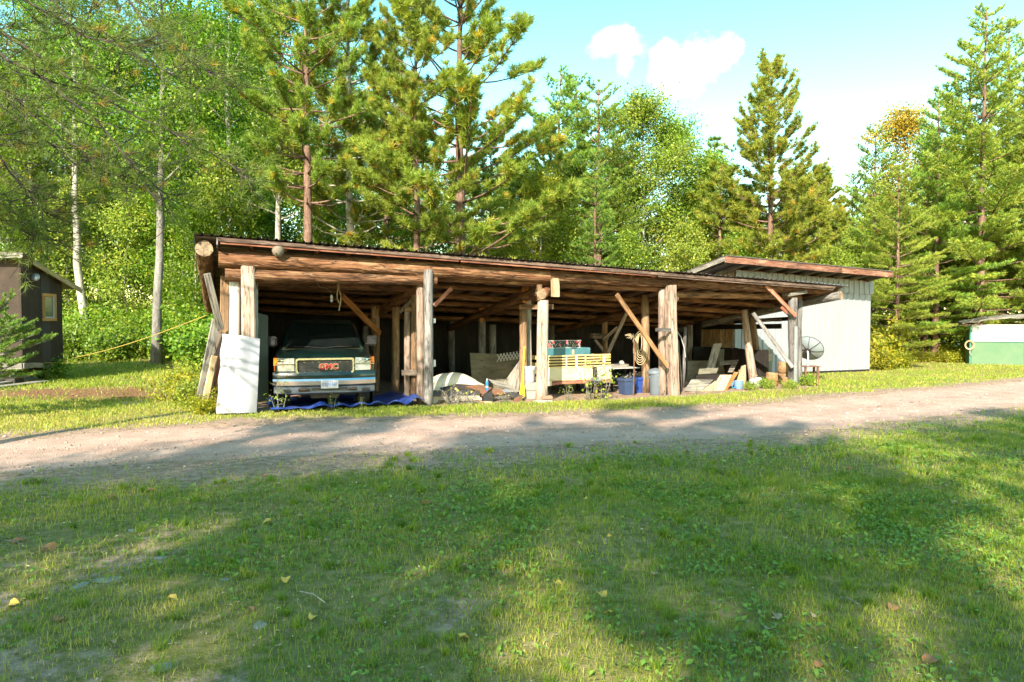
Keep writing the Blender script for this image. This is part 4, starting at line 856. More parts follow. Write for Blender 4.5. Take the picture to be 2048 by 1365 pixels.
# braces, caps and cleats nailed to the posts
def bd(name, a, b2, v0, v1, wd, th, m_, hint=(0, 0, 1)): return board(name, LP(*a, v0), LP(*b2, v1), wd, th, M_[m_], cp, hint)
bd('brace', (684, 592), (760, 668), 2.2, 3.1, .15, .05, 'plank_orange')
bd('brace', (868, 612), (903, 577), .35, .35, .09, .045, 'plank_red'); bd('brace', (1233, 589), (1334, 733), -.12, -.2, .11, .05, 'brace_brown')
bd('brace', (1216, 706), (1256, 620), 2.2, 2.2, .10, .05, 'plank'); bd('brace', (1258, 622), (1282, 660), 1.2, 1.0, .09, .05, 'post_brown'); bd('brace', (1207, 680), (1235, 655), 3.7, 3.5, .09, .05, 'plank')
bd('brace', (1190, 680), (1207, 702), 4.0, 4.0, .09, .05, 'plank'); bd('shelf', (1183, 672), (1215, 674), 3.9, 3.9, .16, .2, 'plank')
bd('brace', (1531, 571), (1591, 632), -.17, -.2, .11, .05, 'plank_red'); bd('brace', (1562, 615), (1594, 644), .3, .2, .09, .05, 'plank_red'); bd('brace', (1506, 626), (1585, 735), .5, -.18, .10, .06, 'post_grey')
bd('brace', (414, 548), (442, 660), -.25, .1, .13, .05, 'plank_grey', CU); bd('brace', (800, 625), (836, 590), 1.7, 1.2, .08, .05, 'plank_grey')
bd('cleat', (804, 746), (838, 746), 1.08, 1.06, .13, .05, 'plank'); bd('cleat', (1312, 660), (1341, 660), -.22, -.22, .085, .045, 'post_grey'); bd('cleat', (1040, 614), (1106, 614), .95, .2, .12, .08, 'post_brown')
bd('cap_block', (808, 619), (828, 619), 1.25, 1.25, .12, .14, 'post_brown'); bd('cap_block', (1110, 558), (1111, 594), -.16, -.16, .17, .14, 'plank_new', CU); bd('cap_block', (1079, 570), (1079, 602), -.02, -.02, .10, .1, 'post_brown', CU)
bd('cap_block', (1051, 566), (1051, 606), 1.0, 1.0, .14, .1, 'plank_orange', CU); bd('cap_block', (963, 617), (963, 645), 4.0, 4.0, .12, .1, 'plank_orange', CU)
log('cap_log', LP(1083, 589, -.12), LP(1116, 581, -.3) + CV * .5, .12, .11, LG, cp, 10)
bd('cap_block', (1573, 590), (1606, 584), .0, .0, .10, .3, 'plank_grey', (0, 0, 1))
board('cap_block', LP(485, 515, -.05), LP(508, 514, -.05), .05, .2, M_['plank_red'], cp, (0, 0, 1))
# metal strip on the right post, cable boxes on the second post
g = G(); a = LP(1591, 653, -.17); b2 = LP(1592, 772, -.17); M0 = Matrix.Translation((a.x, a.y, 0)) @ Matrix.Rotation(CA, 4, 'Z')
g.box(-.035, .035, -.005, .01, b2.z, a.z).box(.03, .04, -.04, .01, b2.z, a.z); g.out('metal_strip', M_['galv'], cp, M0)
for py, h in ((642, .10), (727, .15)):
    a = LP(868, py, -.1); g = G().box(-.03, .03, -.02, .03, -h / 2, h / 2, b=.006); g.out('socket_box', M_['white'], cp, Matrix.Translation(a) @ Matrix.Rotation(CA, 4, 'Z'))
# back wall and left end wall of upright boards; the near-black colour carries the interior shade
u_ = -.5
while u_ < 14.4:
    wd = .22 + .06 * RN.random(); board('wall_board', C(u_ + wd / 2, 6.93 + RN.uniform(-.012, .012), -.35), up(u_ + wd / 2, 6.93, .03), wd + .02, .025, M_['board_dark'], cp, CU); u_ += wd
v_ = 1.3
while v_ < 6.8:
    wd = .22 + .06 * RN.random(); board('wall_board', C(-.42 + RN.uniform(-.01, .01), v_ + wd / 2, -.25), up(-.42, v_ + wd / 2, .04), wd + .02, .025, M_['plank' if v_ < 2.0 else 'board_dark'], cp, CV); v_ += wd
# low dark boarding at the back of the right bay and rails above it
for i in range(21):
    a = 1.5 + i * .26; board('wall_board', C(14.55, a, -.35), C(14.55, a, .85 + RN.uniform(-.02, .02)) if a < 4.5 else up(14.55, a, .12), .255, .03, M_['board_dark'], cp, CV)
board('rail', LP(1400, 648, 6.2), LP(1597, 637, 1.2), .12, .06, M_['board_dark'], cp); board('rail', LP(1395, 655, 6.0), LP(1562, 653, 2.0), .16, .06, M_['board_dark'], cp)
board('rail', LP(1480, 641, 3.2), LP(1562, 641, 1.8), .08, .06, M_['plank'], cp)

# ------------------------------------------------------------------ white metal shed behind the right end
VS = 4.2; ws = thing('white_shed', 'white ribbed metal shed with an overhanging red-brown roof edge', 'shed', C(15.7, VS, -.2), CA); wsM = WM[ws.name]
M_['white_metal'] = paint('white_ribbed_metal', (.225, .238, .265), .45, 0, .3, (.19, .18, .165), 1.2, .03)
US0, US1 = 15.7, uvw(LP(1740, 700, VS))[0]; ZT = LP(1742, 581, VS).z
VF = 3.25; FL, FR = uvw(LP(1450, 514, VF)), uvw(LP(1786, 546, VF))
def sroof(u, v): return FL[2] + (FR[2] - FL[2]) * (u - FL[0]) / (FR[0] - FL[0]) - .19 * (v - VF)
def ribsheet(name, u0, u1, v, z0, z1fun, m_, rib=.30, dep=.04):
    pr = []; u = u0
    while u < u1 - .02: pr += [(u, 0), (u + .022, -dep), (u + .05, -dep), (u + .072, 0), (u + rib * .55, 0), (u + rib * .58, -.005), (u + rib * .66, -.005), (u + rib * .69, 0)]; u += rib
    pr = [q for q in pr if q[0] < u1] + [(u1, 0)]; inv = wsM.inverted()
    vs_ = [inv @ C(a, v + d, z0) for a, d in pr] + [inv @ C(a, v + d, z1fun(a)) for a, d in pr]; K = len(pr)
    return emit(name, vs_, [(i, i + 1, K + i + 1, K + i) for i in range(K - 1)], m_, ws, wsM)
npan = 7; pw = (US1 - US0) / npan
for i in range(npan): ribsheet('wall_panel', US0 + i * pw, US0 + (i + 1) * pw - .004, VS, -.12, lambda a: sroof(a, VS) - .42, M_['white_metal'], pw / 3.0)
zb = LP(1742, 590, VS).z
for i in range(5): q = (US1 + .08 - US0) / 5; ribsheet('top_panel', US0 + i * q, US0 + (i + 1) * q - .004, VS - .06, zb + (US1 - US0 - i * q) * .02, lambda a: sroof(a, VS) - .10, M_['white_metal'], q / 5)
# left wall of tan boards, right and back walls
v_ = VS + .02; inv = wsM.inverted()
while v_ < 10: board('side_board', C(US0, v_ + .11, -.3), C(US0, v_ + .11, sroof(US0, v_) - .1), .215, .03, M_['plank_tan'], ws, CV); v_ += .22
g = G(); g.add([inv @ C(US1 - .01, a, z) for a in (VS + .01, 10) for z in (-.3, sroof(US1, a) - .1)], [(0, 1, 3, 2)]); g.add([inv @ C(a, 10, z) for a in (US0, US1) for z in (-.3, sroof(a, 10) - .1)], [(0, 1, 3, 2)]); g.out('rear_wall', M_['white_metal'], ws, wsM)
board('base_board', C(US0, VS + .03, -.2), C(US1, VS + .03, -.2), .25, .04, M_['board_dark'], ws)
# roof
UR0, UR1 = FL[0], FR[0]
g = G(); g.add([inv @ C(u_, a, sroof(u_, a) + z) for z in (.05, .02) for u_, a in ((UR0, VF - .05), (UR1, VF - .05), (UR1, 10.3), (UR0, 10.3))], [(0, 1, 2, 3), (7, 6, 5, 4), (0, 4, 5, 1), (1, 5, 6, 2), (2, 6, 7, 3), (3, 7, 4, 0)]); g.out('roof', M_['roof'], ws, wsM)
for i in range(3): a, b2 = UR0 + (UR1 - UR0) * i / 3, UR0 + (UR1 - UR0) * (i + 1) / 3; board('fascia_board', C(a, VF - .01, sroof(a, VF - .01) - .085), C(b2 - .006, VF - .01, sroof(b2, VF - .01) - .085), .20, .035, M_['fascia_red'], ws, (0, 0, 1), 3)
board('rake_board', C(UR0 + .0, VF + .02, sroof(UR0, VF + .02) - .06), C(UR0, 10.2, sroof(UR0, 10.2) - .06), .15, .03, M_['plank_grey'], ws)
u_ = UR0 + .25
while u_ < UR1: board('rafter', C(u_, VF + .02, sroof(u_, VF + .02) - .075), C(u_, 10, sroof(u_, 10) - .075), .14, .045, M_['plank_grey'], ws, (0, 0, 1)); u_ += .8
board('soffit', C(US0, VS - .02, sroof(US0, VS) - .12), C(US1, VS - .02, sroof(US1, VS) - .12), .10, .02, M_['plank_red'], ws, (0, 0, 1))

# ------------------------------------------------------------------ small green and white shed on the right
M_['green'] = paint('green_board', (.07, .145, .075), .7, 0, .4, (.15, .19, .11), 1.6, .1); M_['teal'] = paint('teal_trim', (.02, .16, .12), .6)
D = 28.4; pL, pR = ray_at(1940, 728, D), ray_at(2049, 728, D - .7); ax = (pR - pL); ax.z = 0; wdt = ax.length; rz = math.atan2(ax.y, ax.x)
zb = gz(pL.x, pL.y) - .02; gs = thing('garden_shed', 'small low shed with white upper and green lower boards', 'shed', (pL.x, pL.y, zb), rz); gM = WM[gs.name]; px1 = D / FPX
zz = lambda py: EYE.z + (640 - py) * px1 - zb
g = G().box(.02, wdt - .02, .03, 1.0, .02, zz(655)); g.out('body', M_['green'], gs, gM)
g = G().box(.04, wdt - .03, 0, .028, .02, zz(684), b=.012); g.out('lower_panel', M_['green'], gs, gM)
g = G().box(.03, wdt - .03, -.005, .026, zz(684) + .03, zz(649), b=.006); g.out('upper_panel', M_['white'], gs, gM)
g = G().box(.02, wdt, -.012, .027, zz(684) + .004, zz(684) + .026); g.out('ledge', M_['teal'], gs, gM)
g = G().box(-.03, .018, -.01, .05, -.02, zz(652)); g.out('corner_post', M_['teal'], gs, gM)
rings = [[(-.35 + (wdt + .7) * q, y_, zz(648) + .28 * math.sin(min(1, q * 1.25) * 1.57) * (1 if y_ > 0 else .85) + z_ + .02 * math.sin(q * 23)) for y_, z_ in ((-.3, 0), (-.32, .06), (.6, .12), (1.2, .06), (1.2, 0), (.6, .07))] for q in np.linspace(0, 1, 12)]
g = G().loft(rings); g.out('roof', M_['plank_grey'], gs, gM)
h = thing('hose_coil', 'pale garden hose coiled on the left corner of the green shed', 'hose', (pL.x - .06, pL.y - .02, zb + zz(690)), rz)
g = G()
for k in range(3): g.tube([(math.cos(a) * (.13 + .02 * k), -.03 - .02 * k, math.sin(a) * (.15 + .02 * k)) for a in np.linspace(0, 6.28, 20)], .012, 6)
g.tube([(.05, -.04, -.15), (.0, -.05, -.3), (.08, -.05, -.42)], .012, 6); g.out('hose', M_['rope'], h, WM[h.name])

# ------------------------------------------------------------------ black hut on the left
M_['tar'] = paint('tar_paper', (.03, .019, .013), .85, 0, .6, (.07, .042, .028), 5, .5); M_['tar2'] = paint('tar_paper_worn', (.05, .042, .043), .85, 0, .6, (.05, .04, .04), 9, .5)
D = 18.0; pc = ray_at(45, 725, D); ax = Vector((-.15, .989, 0)); ay = Vector((-.989, -.15, 0)); pc.z = 0
hut = thing('black_hut', 'black tar-papered hut raised on blocks at the left edge', 'hut', on_ground(pc)); hM = WM[hut.name]; LW = 2.15
def H(s, l, z): return pc + ax * s + ay * l + Vector((0, 0, z))
zf = lambda s: .62 - .05 * s; zr = lambda s: 3.38 - .245 * s
inv = hM.inverted()
def hquad(name, pts, m_, th=Vector((-.03, 0, 0))):
    g = G(); p = [inv @ q for q in pts]; n_ = len(p); g.add(p + [q + th for q in p], [tuple(range(n_)), tuple(range(2 * n_ - 1, n_ - 1, -1))] + [(k, n_ + k, n_ + (k + 1) % n_, (k + 1) % n_) for k in range(n_)]); return g.out(name, m_, hut, hM)
for s0, s1, m_, e_ in ((0, .98, 'tar', 0), (.985, 1.45, 'tar2', .008), (1.455, LW, 'tar', 0)): hquad('wall_sheet', [H(s0, -e_, zf(s0)), H(s1, -e_, zf(s1)), H(s1, -e_, zr(s1)), H(s0, -e_, zr(s0))], M_[m_])
for l0, l1 in ((0.03, 1.2), (1.205, 2.4), (2.405, 3.6)): hquad('wall_sheet', [H(0, l0, .62), H(0, l1, .62), H(0, l1, 3.4 + .02 * l1), H(0, l0, 3.4)], M_['tar'], Vector((0, .03, 0)))
hquad('wall_sheet', [H(LW, .02, .5), H(LW, 3.6, .5), H(LW, 3.6, 2.9), H(LW, .02, 2.85)], M_['tar'])
g = G(); g.add([inv @ H(s, l, zr(s) + z) for z in (.02, .07) for s, l in ((-.25, -.18), (LW + .75, -.18), (LW + .75, 3.8), (-.25, 3.8))], [(3, 2, 1, 0), (4, 5, 6, 7), (0, 1, 5, 4), (1, 2, 6, 5), (2, 3, 7, 6), (3, 0, 4, 7)]); g.out('roof', M_['roof'], hut, hM)
board('fascia_board', H(.25, -.2, zr(.25) - .03), H(LW + .78, -.2, zr(LW + .78) - .03), .13, .03, M_['plank_new'], hut); board('fascia_board', H(-.27, -.2, zr(-.27) - .03), H(-.27, 3.6, zr(-.27) - .03), .13, .03, M_['plank_grey'], hut)
board('rim_board', H(0, -.02, .54), H(.95, -.02, .50), .14, .04, M_['plank_grey'], hut); 
for k in range(5): board('joist', H(1.05 + k * .25, .0, .47 - .01 * k), H(1.05 + k * .25, 3.4, .47), .11, .045, M_['plank_grey'], hut)
board('sill_beam', H(.9, .25, .38), H(LW, .25, .36), .12, .1, M_['board_dark'], hut); board('rim_board', H(-.02, 0, .53), H(-.02, 3.6, .53), .16, .04, M_['plank_grey'], hut)
for s, l in ((.3, .4), (1.7, .5), (.3, 2.6), (1.7, 2.6)): g = G(); q = inv @ H(s, l, 0); g.box(q.x - .18, q.x + .18, q.y - .18, q.y + .18, -.1, .36, b=.01); g.out('pier', M_['dark'], hut, hM)
# window
M_['glass'] = paint('window_glass', (.05, .08, .07), .12, 0, .1); M_['glass'].node_tree.nodes['Principled BSDF'].inputs['Specular IOR Level'].default_value = .8
M_['frame_orange'] = wood('frame_orange', [(.26, .12, .035), (.40, .21, .07), (.5, .3, .12)], 12.0, .7, .1, .2, False); s0, s1 = 1.02, 1.72; z0, z1 = zf(1.3) + (725 - 642) * 18.9 / FPX + .02, zf(1.3) + (725 - 585) * 18.9 / FPX
wp = hquad('window', [H(s0 + .06, -.015, z0 + .06), H(s1 - .06, -.015, z0 + .06), H(s1 - .06, -.015, z1 - .06), H(s0 + .06, -.015, z1 - .06)], M_['glass'])
for a, b2, c0, c1 in ((s0, s1, z0 + .04, z0 + .04), (s0, s1, z1 - .04, z1 - .04)): board('frame', H(a, -.03, c0), H(b2, -.03, c1), .085, .05, M_['frame_orange'], wp)
for a in (s0 + .04, s1 - .04): board('frame', H(a, -.03, z0 + .082), H(a, -.03, z1 - .082), .085, .048, M_['frame_orange'], wp, ax)
board('sash', H(s1 - .11, -.022, z0 + .08), H(s1 - .11, -.022, z1 - .08), .04, .03, M_['white'], wp, ax); board('sash', H(s0 + .08, -.022, z0 + .1), H(s1 - .09, -.022, z0 + .1), .04, .03, M_['white'], wp)
lm = thing('yard_lamp', 'round metal yard lamp fixed to the black hut wall above the window', 'lamp', H(.62, -.02, zf(.6) + (725 - 555) * 18.5 / FPX), 0); q = WM[lm.name]
G().lathe([(.03, -.02), (.1, 0), (.115, .03), (.1, .07), (.04, .1)], 16).out('shade', M_['galv'], lm, q @ Matrix.Translation((.09, -.05, 0)) @ Matrix.Rotation(R(70), 4, 'X'), True)
G().tube([(0, 0, 0), (.05, -.02, .05), (.09, -.05, .04)], .015, 6).out('arm', M_['galv'], lm, q)
for i, (a, b2, wd) in enumerate((((-30, 771), (88, 757), .30), ((-30, 783), (70, 766), .2), ((-20, 764), (60, 757), .25))):
    P0, P1 = ray_at(*a, 16.9 + .4 * i), ray_at(*b2, 18.6 + .3 * i); P0 = on_ground(P0, .04 + .05 * i); P1 = on_ground(P1, .06 + .05 * i)
    o = board('scrap_plank', P0, P1, wd, .04, M_['plank_grey'], None, (1, .3, 0), 3, .05); tag(o, ['widest grey weathered plank lying on the ground by the hut', 'narrow grey plank lying nearest the camera by the hut', 'grey plank lying half under the black hut'][i], 'plank', 'planks lying by the hut')
# yellow rope strung from the hut to the carport
a = H(LW + .0, -.04, .58); b2 = LP(416, 630, .6); pts = [a.lerp(b2, k / 24) - Vector((0, 0, .10 * math.sin(math.pi * k / 24))) for k in range(25)]; hb = [H(.95 + k * .2, -.05, .56 - .008 * k) for k in range(7)]
o = G().tube([inv @ p for p in hb + pts], .008, 5).out('rope', M_['yrope'], None, hM, True); tag(o, 'thin yellow rope strung from the black hut to the carport corner', 'rope')
# ------------------------------------------------------------------ pickup truck
M_['tgreen'] = paint('truck_green_paint', (.0015, .013, .011), .32, .15, .2, (.03, .035, .03), 4, .01, .6)
M_['chrome'] = paint('chrome', (.75, .74, .72), .16, 1.0, .12, (.35, .3, .25), 5, .01)
M_['lens'] = paint('headlamp_lens', (.42, .44, .44), .2, .4, .15); M_['amber'] = paint('amber_lens', (.75, .17, .012), .3, 0, .05)
M_['mesh'] = paint('grille_mesh', (.028, .03, .032), .5, .4, .2); M_['valance'] = paint('bumper_valance', (.16, .19, .25), .4, .5, .3)
M_['redbadge'] = paint('red_badge', (.36, .008, .022), .4, 0, .25, (.15, .02, .02), 14); M_['plate'] = paint('plate_white', (.33, .34, .37), .4, 0, .08); M_['plateblue'] = paint('plate_blue', (.02, .09, .42), .5, 0, 0)
M_['tglass'] = paint('truck_glass', (.004, .006, .006), .06, 0, .05); M_['tglass'].node_tree.nodes['Principled BSDF'].inputs['Specular IOR Level'].default_value = .35
P = ray_at(650, 700, 13.72); tz = -.125; TA = R(17)
tk = thing('pickup_truck', 'dark green pickup truck with chrome bumper and red grille letters parked under the carport', 'truck', (P.x, P.y, tz), TA); tM = WM[tk.name]
def tp(g, name, m_, smooth=True, parent=None, M=None): return g.out(name, m_, parent or tk, tM if M is None else tM @ M, smooth)
def sect(y, prof): return [(x, y, z) for x, z in prof] + [(-x, y, z) for x, z in prof[::-1][1 if prof[-1][0] == 0 else 0:]]
def clip(y, w, zs, zt, zb=.55): return sect(y, [(w * .94, zb), (w, .80), (w * .995, zs - .06), (w * .965, zs), (w * .90, zs + .03), (w * .55, zt - .01), (w * .25, zt), (0, zt + .004)])
M_['mirror_black'] = paint('mirror_black', (.006, .006, .007), .7, 0, .1)
# body: front wings, cab sides and bed sides in one shell
g = G().loft([clip(.07, .95, 1.05, 1.08), clip(.16, .985, 1.075, 1.095), clip(.5, 1.0, 1.10, 1.115), clip(1.0, 1.0, 1.15, 1.16), clip(1.32, .995, 1.19, 1.21), clip(1.55, .99, 1.22, 1.23), clip(3.3, .99, 1.23, 1.235), clip(5.6, .98, 1.23, 1.235)])
tp(g, 'body', M_['tgreen'])
# hood: raised panel
def hs(y, w, z0, z1): return [(x * w, y, z0 + (z1 - z0) * (1 - abs(x) ** 3)) for x in (-1, -.93, -.8, -.55, -.25, 0, .25, .55, .8, .93, 1)]
tops = [hs(.02, .90, 1.09, 1.115), hs(.06, .93, 1.105, 1.15), hs(.2, .94, 1.115, 1.185), hs(.5, .93, 1.13, 1.215), hs(.9, .91, 1.16, 1.238), hs(1.3, .88, 1.205, 1.25)]
g = G().loft(tops, closed=False, caps=False); g.loft([[(x, y, z - .04) for x, y, z in q] for q in tops[:2]], closed=False, caps=False); tp(g, 'hood', M_['tgreen'])
# cab
def cabs(y, wb, wt, zt): return sect(y, [(wb, 1.2), (wb * .985, 1.3), (wt + .03, zt - .07), (wt - .03, zt), (0, zt + .02)])
g = G().loft([cabs(1.42, .9, .86, 1.29), cabs(2.05, .93, .70, 1.83), cabs(2.6, .94, .70, 1.87), cabs(3.25, .93, .70, 1.84), cabs(3.35, .92, .74, 1.5)]); tp(g, 'cab', M_['tgreen'])
g = G().add([(-.80, 1.36, 1.27), (.80, 1.36, 1.27), (.65, 1.97, 1.80), (-.65, 1.97, 1.80)], [(0, 1, 2, 3)]); g.add([(-.80, 1.37, 1.255), (.80, 1.37, 1.255), (.65, 1.98, 1.785), (-.65, 1.98, 1.785)], [(3, 2, 1, 0)]); tp(g, 'windshield', M_['tglass'], False)
for s in (-1, 1):
    w = G().tube([(.0, 1.33, 1.265), (s * .3, 1.345, 1.285), (s * .62, 1.36, 1.295)], .008, 5); tp(w, 'wiper', M_['black'])
    g = G().add([(s * .935, 1.62, 1.30), (s * .945, 3.1, 1.30), (s * .765, 2.95, 1.74), (s * .765, 2.1, 1.74)], [(0, 1, 2, 3)]); tp(g, 'side_window', M_['tglass'], False)
    mr = G().box(s * 1.08 - .11, s * 1.08 + .11, 1.50, 1.60, 1.30, 1.52, b=.03); mr.tube([(s * .95, 1.6, 1.33), (s * 1.05, 1.56, 1.36)], .02, 6); mo = tp(mr, 'mirror', M_['mirror_black'])
    tp(G().box(s * 1.08 - .09, s * 1.08 + .09, 1.602, 1.606, 1.32, 1.50), 'mirror_glass', M_['chrome'], False, mo)
# grille
def rrect(w, z0, z1, rb, rt, n=6):
    p = []
    for cx, cz, r_, a0 in ((w - rb, z0 + rb, rb, -90), (w - rt, z1 - rt, rt, 0), (-w + rt, z1 - rt, rt, 90), (-w + rb, z0 + rb, rb, 180)):
        p += [(cx + r_ * math.cos(R(a0 + 90 * k / n)), cz + r_ * math.sin(R(a0 + 90 * k / n))) for k in range(n + 1)]
    return p
ou, inn = rrect(.58, .755, 1.112, .13, .05), rrect(.53, .795, 1.075, .10, .035); K = len(ou)
rings = [[(x, .03, z) for x, z in ou], [(x * .985, -.03, z) for x, z in ou], [(x * 1.01, -.03, z) for x, z in inn], [(x, .02, z) for x, z in inn]]
gr = tp(G().loft(rings, caps=False), 'grille', M_['chrome'])
tp(G().add([(x, .012, z) for x, z in inn], [tuple(range(K))]), 'grille_insert', M_['mesh'], False, gr)
for i in range(9): tp(G().box(-.52, .52, .004, .010, .815 + i * .03, .822 + i * .03), 'grille_bar', M_['mesh'], False, gr)
for zz_ in (.835, 1.03):
    for x in (-.4, -.24, -.12, .2, .29, .43): tp(G().box(x - .010, x + .010, -.002, .004, zz_ - .004, zz_ + .004), 'grille_bolt', M_['chrome'], False, gr)
for m_, off_, y_ in (('chrome', .012, -.010), ('redbadge', .004, -.018)):
    o = text('grille_letters', 'GMC', .15, M_[m_], gr, tM @ Matrix.Translation((.065, y_, .935)) @ Matrix.Rotation(R(90), 4, 'X'), .008, 1.12, off=off_)
# lamps
for s in (-1, 1):
    def lb(x0, x1, z0, z1, y0, y1, b_): return G().prism([(s * x0, y0), (s * x1, y1), (s * x1, y1 + .12), (s * x0, y0 + .12)], z0, z1)
    hl = tp(lb(.59, .90, 1.0, 1.112, -.005, .06, 0), 'headlight', M_['lens'], False)
    for x in (.66, .80): tp(G().lathe([(.05, 0), (.045, .012), (.028, .016), (.02, .005)], 16), 'reflector', M_['chrome'], True, hl, Matrix.Translation((s * x, .012 + (x - .59) * .18, 1.055)) @ Matrix.Rotation(R(90), 4, 'X'))
    tp(lb(.902, .985, .985, 1.115, .055, .12, 0), 'marker_lamp', M_['amber'], False)
    tp(lb(.59, .90, .855, .975, 0, .06, 0), 'parking_lamp', M_['lens'], False); tp(lb(.902, .975, .86, .965, .06, .13, 0), 'marker_lamp', M_['amber'], False)
    tp(lb(.585, .985, .976, .986, -.012, .055, 0), 'lamp_trim', M_['chrome'], False)
# bumper
def bsec(x, y, prof): return [(x, y + a, z) for a, z in prof]
xs = (-1.0, -.97, -.85, -.5, 0, .5, .85, .97, 1.0); yo = lambda x: .02 + .16 * abs(x) ** 3
g = G().loft([bsec(x, yo(x), [(-.09, .70), (-.10, .77), (-.06, .835), (.05, .84), (.05, .70)]) for x in xs]); tp(g, 'bumper_top', M_['tgreen'])
g = G().loft([bsec(x, yo(x), [(-.08, .55 + .0 * x), (-.135, .58), (-.14, .66), (-.11, .698), (.05, .698), (.05, .55)]) for x in xs]); bp = tp(g, 'bumper', M_['chrome'])
g = G().loft([bsec(x * .985, yo(x), [(-.06, .395), (-.10, .42), (-.115, .53), (-.07, .548), (.04, .548), (.04, .395)]) for x in xs]); va = tp(g, 'valance', M_['valance'])
for x0, x1, z0, z1 in ((-.84, -.64, .43, .49), (-.52, -.29, .45, .52), (.44, .62, .45, .52), (.70, .88, .43, .49)):
    y_ = yo((x0 + x1) / 2) - .118; tp(G().box(x0, x1, y_ - (.004), y_ + .03, z0, z1, b=.012), 'opening', M_['black'], False, va)
for x in (-.42, .52): tp(G().box(x - .07, x + .06, -.125, -.10, .485, .503, b=.006), 'tow_hook', M_['rust'], False, va)
tp(G().box(-.27, .42, -.11, -.09, .475, .525), 'opening', M_['mesh'], False, va)
pl = tp(G().box(-.09, .25, -.155, -.147, .51, .675, b=.003), 'license_plate', M_['plate'], False)
text('plate_number', 'CEJN·547', .10, M_['plateblue'], pl, tM @ Matrix.Translation((.08, -.156, .588)) @ Matrix.Rotation(R(90), 4, 'X'), .001, .72)
text('plate_header', 'ONTARIO', .026, M_['plateblue'], pl, tM @ Matrix.Translation((.08, -.156, .652)) @ Matrix.Rotation(R(90), 4, 'X'), .001, 1.0)
# wheels and chassis
for x, y_ in ((-.82, .98), (.82, .98), (-.82, 4.6), (.82, 4.6)):
    s = 1 if x > 0 else -1; M = Matrix.Translation((x, y_, .375)) @ Matrix.Rotation(R(90), 4, 'Y')
    tyre = tp(G().lathe([(.21, -.12), (.34, -.125), (.372, -.10), (.377, -.03), (.372, .0), (.377, .03), (.372, .10), (.34, .125), (.21, .12)], 28), 'wheel', M_['black'], True, None, M)
    tp(G().lathe([(.215, -.10), (.20, -.05), (.12, -.02), (.05, -.05), (.03, .06), (.2, .1)], 20), 'rim', M_['galv'], True, tyre, M)
    tp(G().lathe([(.43, 0), (.455, .004), (.455, .012), (.43, .014)], 28), 'wheel_arch', M_['black'], True, None, Matrix.Translation((s * .998, y_, .42)) @ Matrix.Rotation(R(90), 4, 'Y'))
tp(G().box(-.75, .75, .2, 5.3, .36, .56, b=.02), 'chassis', M_['dark'], False); tp(G().box(-.3, .3, .3, .9, .27, .4, b=.03), 'axle', M_['dark'], False)
# blue tarpaulin under the truck
M_['tarp'] = paint('blue_tarp', (.012, .04, .21), .5, 0, .55, (.09, .10, .12), 3, .2)
nu, nv = 44, 46; us, vv = np.linspace(.42, 3.5, nu), np.linspace(-.5, 2.2, nv); gv, gf = [], []
for j, v_ in enumerate(vv):
    for i, u_ in enumerate(us):
        v2 = v_ + (.07 * math.sin(u_ * 3.1) + .05 * math.sin(u_ * 7.7) + .06 * (u_ - 2) if j == 0 else 0) ; p = C(u_ + .04 * math.sin(v_ * 5), v2, 0); z = ground_top(np.array([p.x]), np.array([p.y]))[0] + .018
        fold = abs(noise.noise((u_ * 3.0, v_ * 3.0, 1))) * .05 + abs(noise.noise((u_ * 8.0, v_ * 8.0, 5))) * .028
        rim_ = .09 * math.exp(-((v_ + .40) / .16) ** 2) * (.35 + abs(noise.noise((u_ * 2.6, 3, 2))) * 2.2); rr_ = .13 * math.exp(-((u_ - 3.35) / .16) ** 2 - ((v_ - .1) / .35) ** 2) + .07 * math.exp(-((u_ - 3.4) / .2) ** 2)
        gv.append(p + Vector((0, 0, z + fold + rim_ + rr_)))
gf = [(j * nu + i, j * nu + i + 1, (j + 1) * nu + i + 1, (j + 1) * nu + i) for j in range(nv - 1) for i in range(nu - 1)]
tag(emit('tarpaulin', gv, gf, M_['tarp'], None, None, True), 'crumpled blue tarpaulin spread on the ground under the truck', 'tarpaulin')
# ------------------------------------------------------------------ things standing in and around the carport
def ppanel(name, pts, v0, lean, th, m_, label=None, cat=None, group=None, parent=None):
    """flat piece whose outline is pts, standing at depth v0 and leaning back by lean metres per 100 px"""
    pb = max(p[1] for p in pts); W_ = [LP(a, b_, v0 + lean * (pb - b_) / 100) for a, b_ in pts]
    nrm = Vector((0, 0, 0))
    for i in range(len(W_)): nrm += (W_[i] - W_[0]).cross(W_[(i + 1) % len(W_)] - W_[0])
    nrm.normalize(); nrm = nrm if nrm.dot(CV) > 0 else -nrm
    c = sum(W_, Vector()) / len(W_); lo = min(W_, key=lambda q: q.z); e_ = (W_[1] - W_[0]).normalized()
    if (W_[2] - W_[1]).length > (W_[1] - W_[0]).length: e_ = (W_[2] - W_[1]).normalized()
    M = frame(Vector((c.x, c.y, lo.z)), Vector((c.x, c.y, lo.z)) + e_, nrm.cross(e_)); inv = M.inverted(); n_ = len(W_)
    g = G(); g.add([inv @ q for q in W_] + [inv @ (q + nrm * th) for q in W_], [tuple(range(n_)), tuple(range(2 * n_ - 1, n_ - 1, -1))] + [(k, n_ + k, n_ + (k + 1) % n_, (k + 1) % n_) for k in range(n_)])
    o = g.out(name, M_[m_] if isinstance(m_, str) else m_, parent, M)
    if label: tag(o, label, cat, group)
    return o
M_['door_green'] = paint('dark_green_enamel', (.002, .018, .015), .4, 0, .3, (.01, .02, .018))
def spot(px, py, v): return LP(px, py, v)
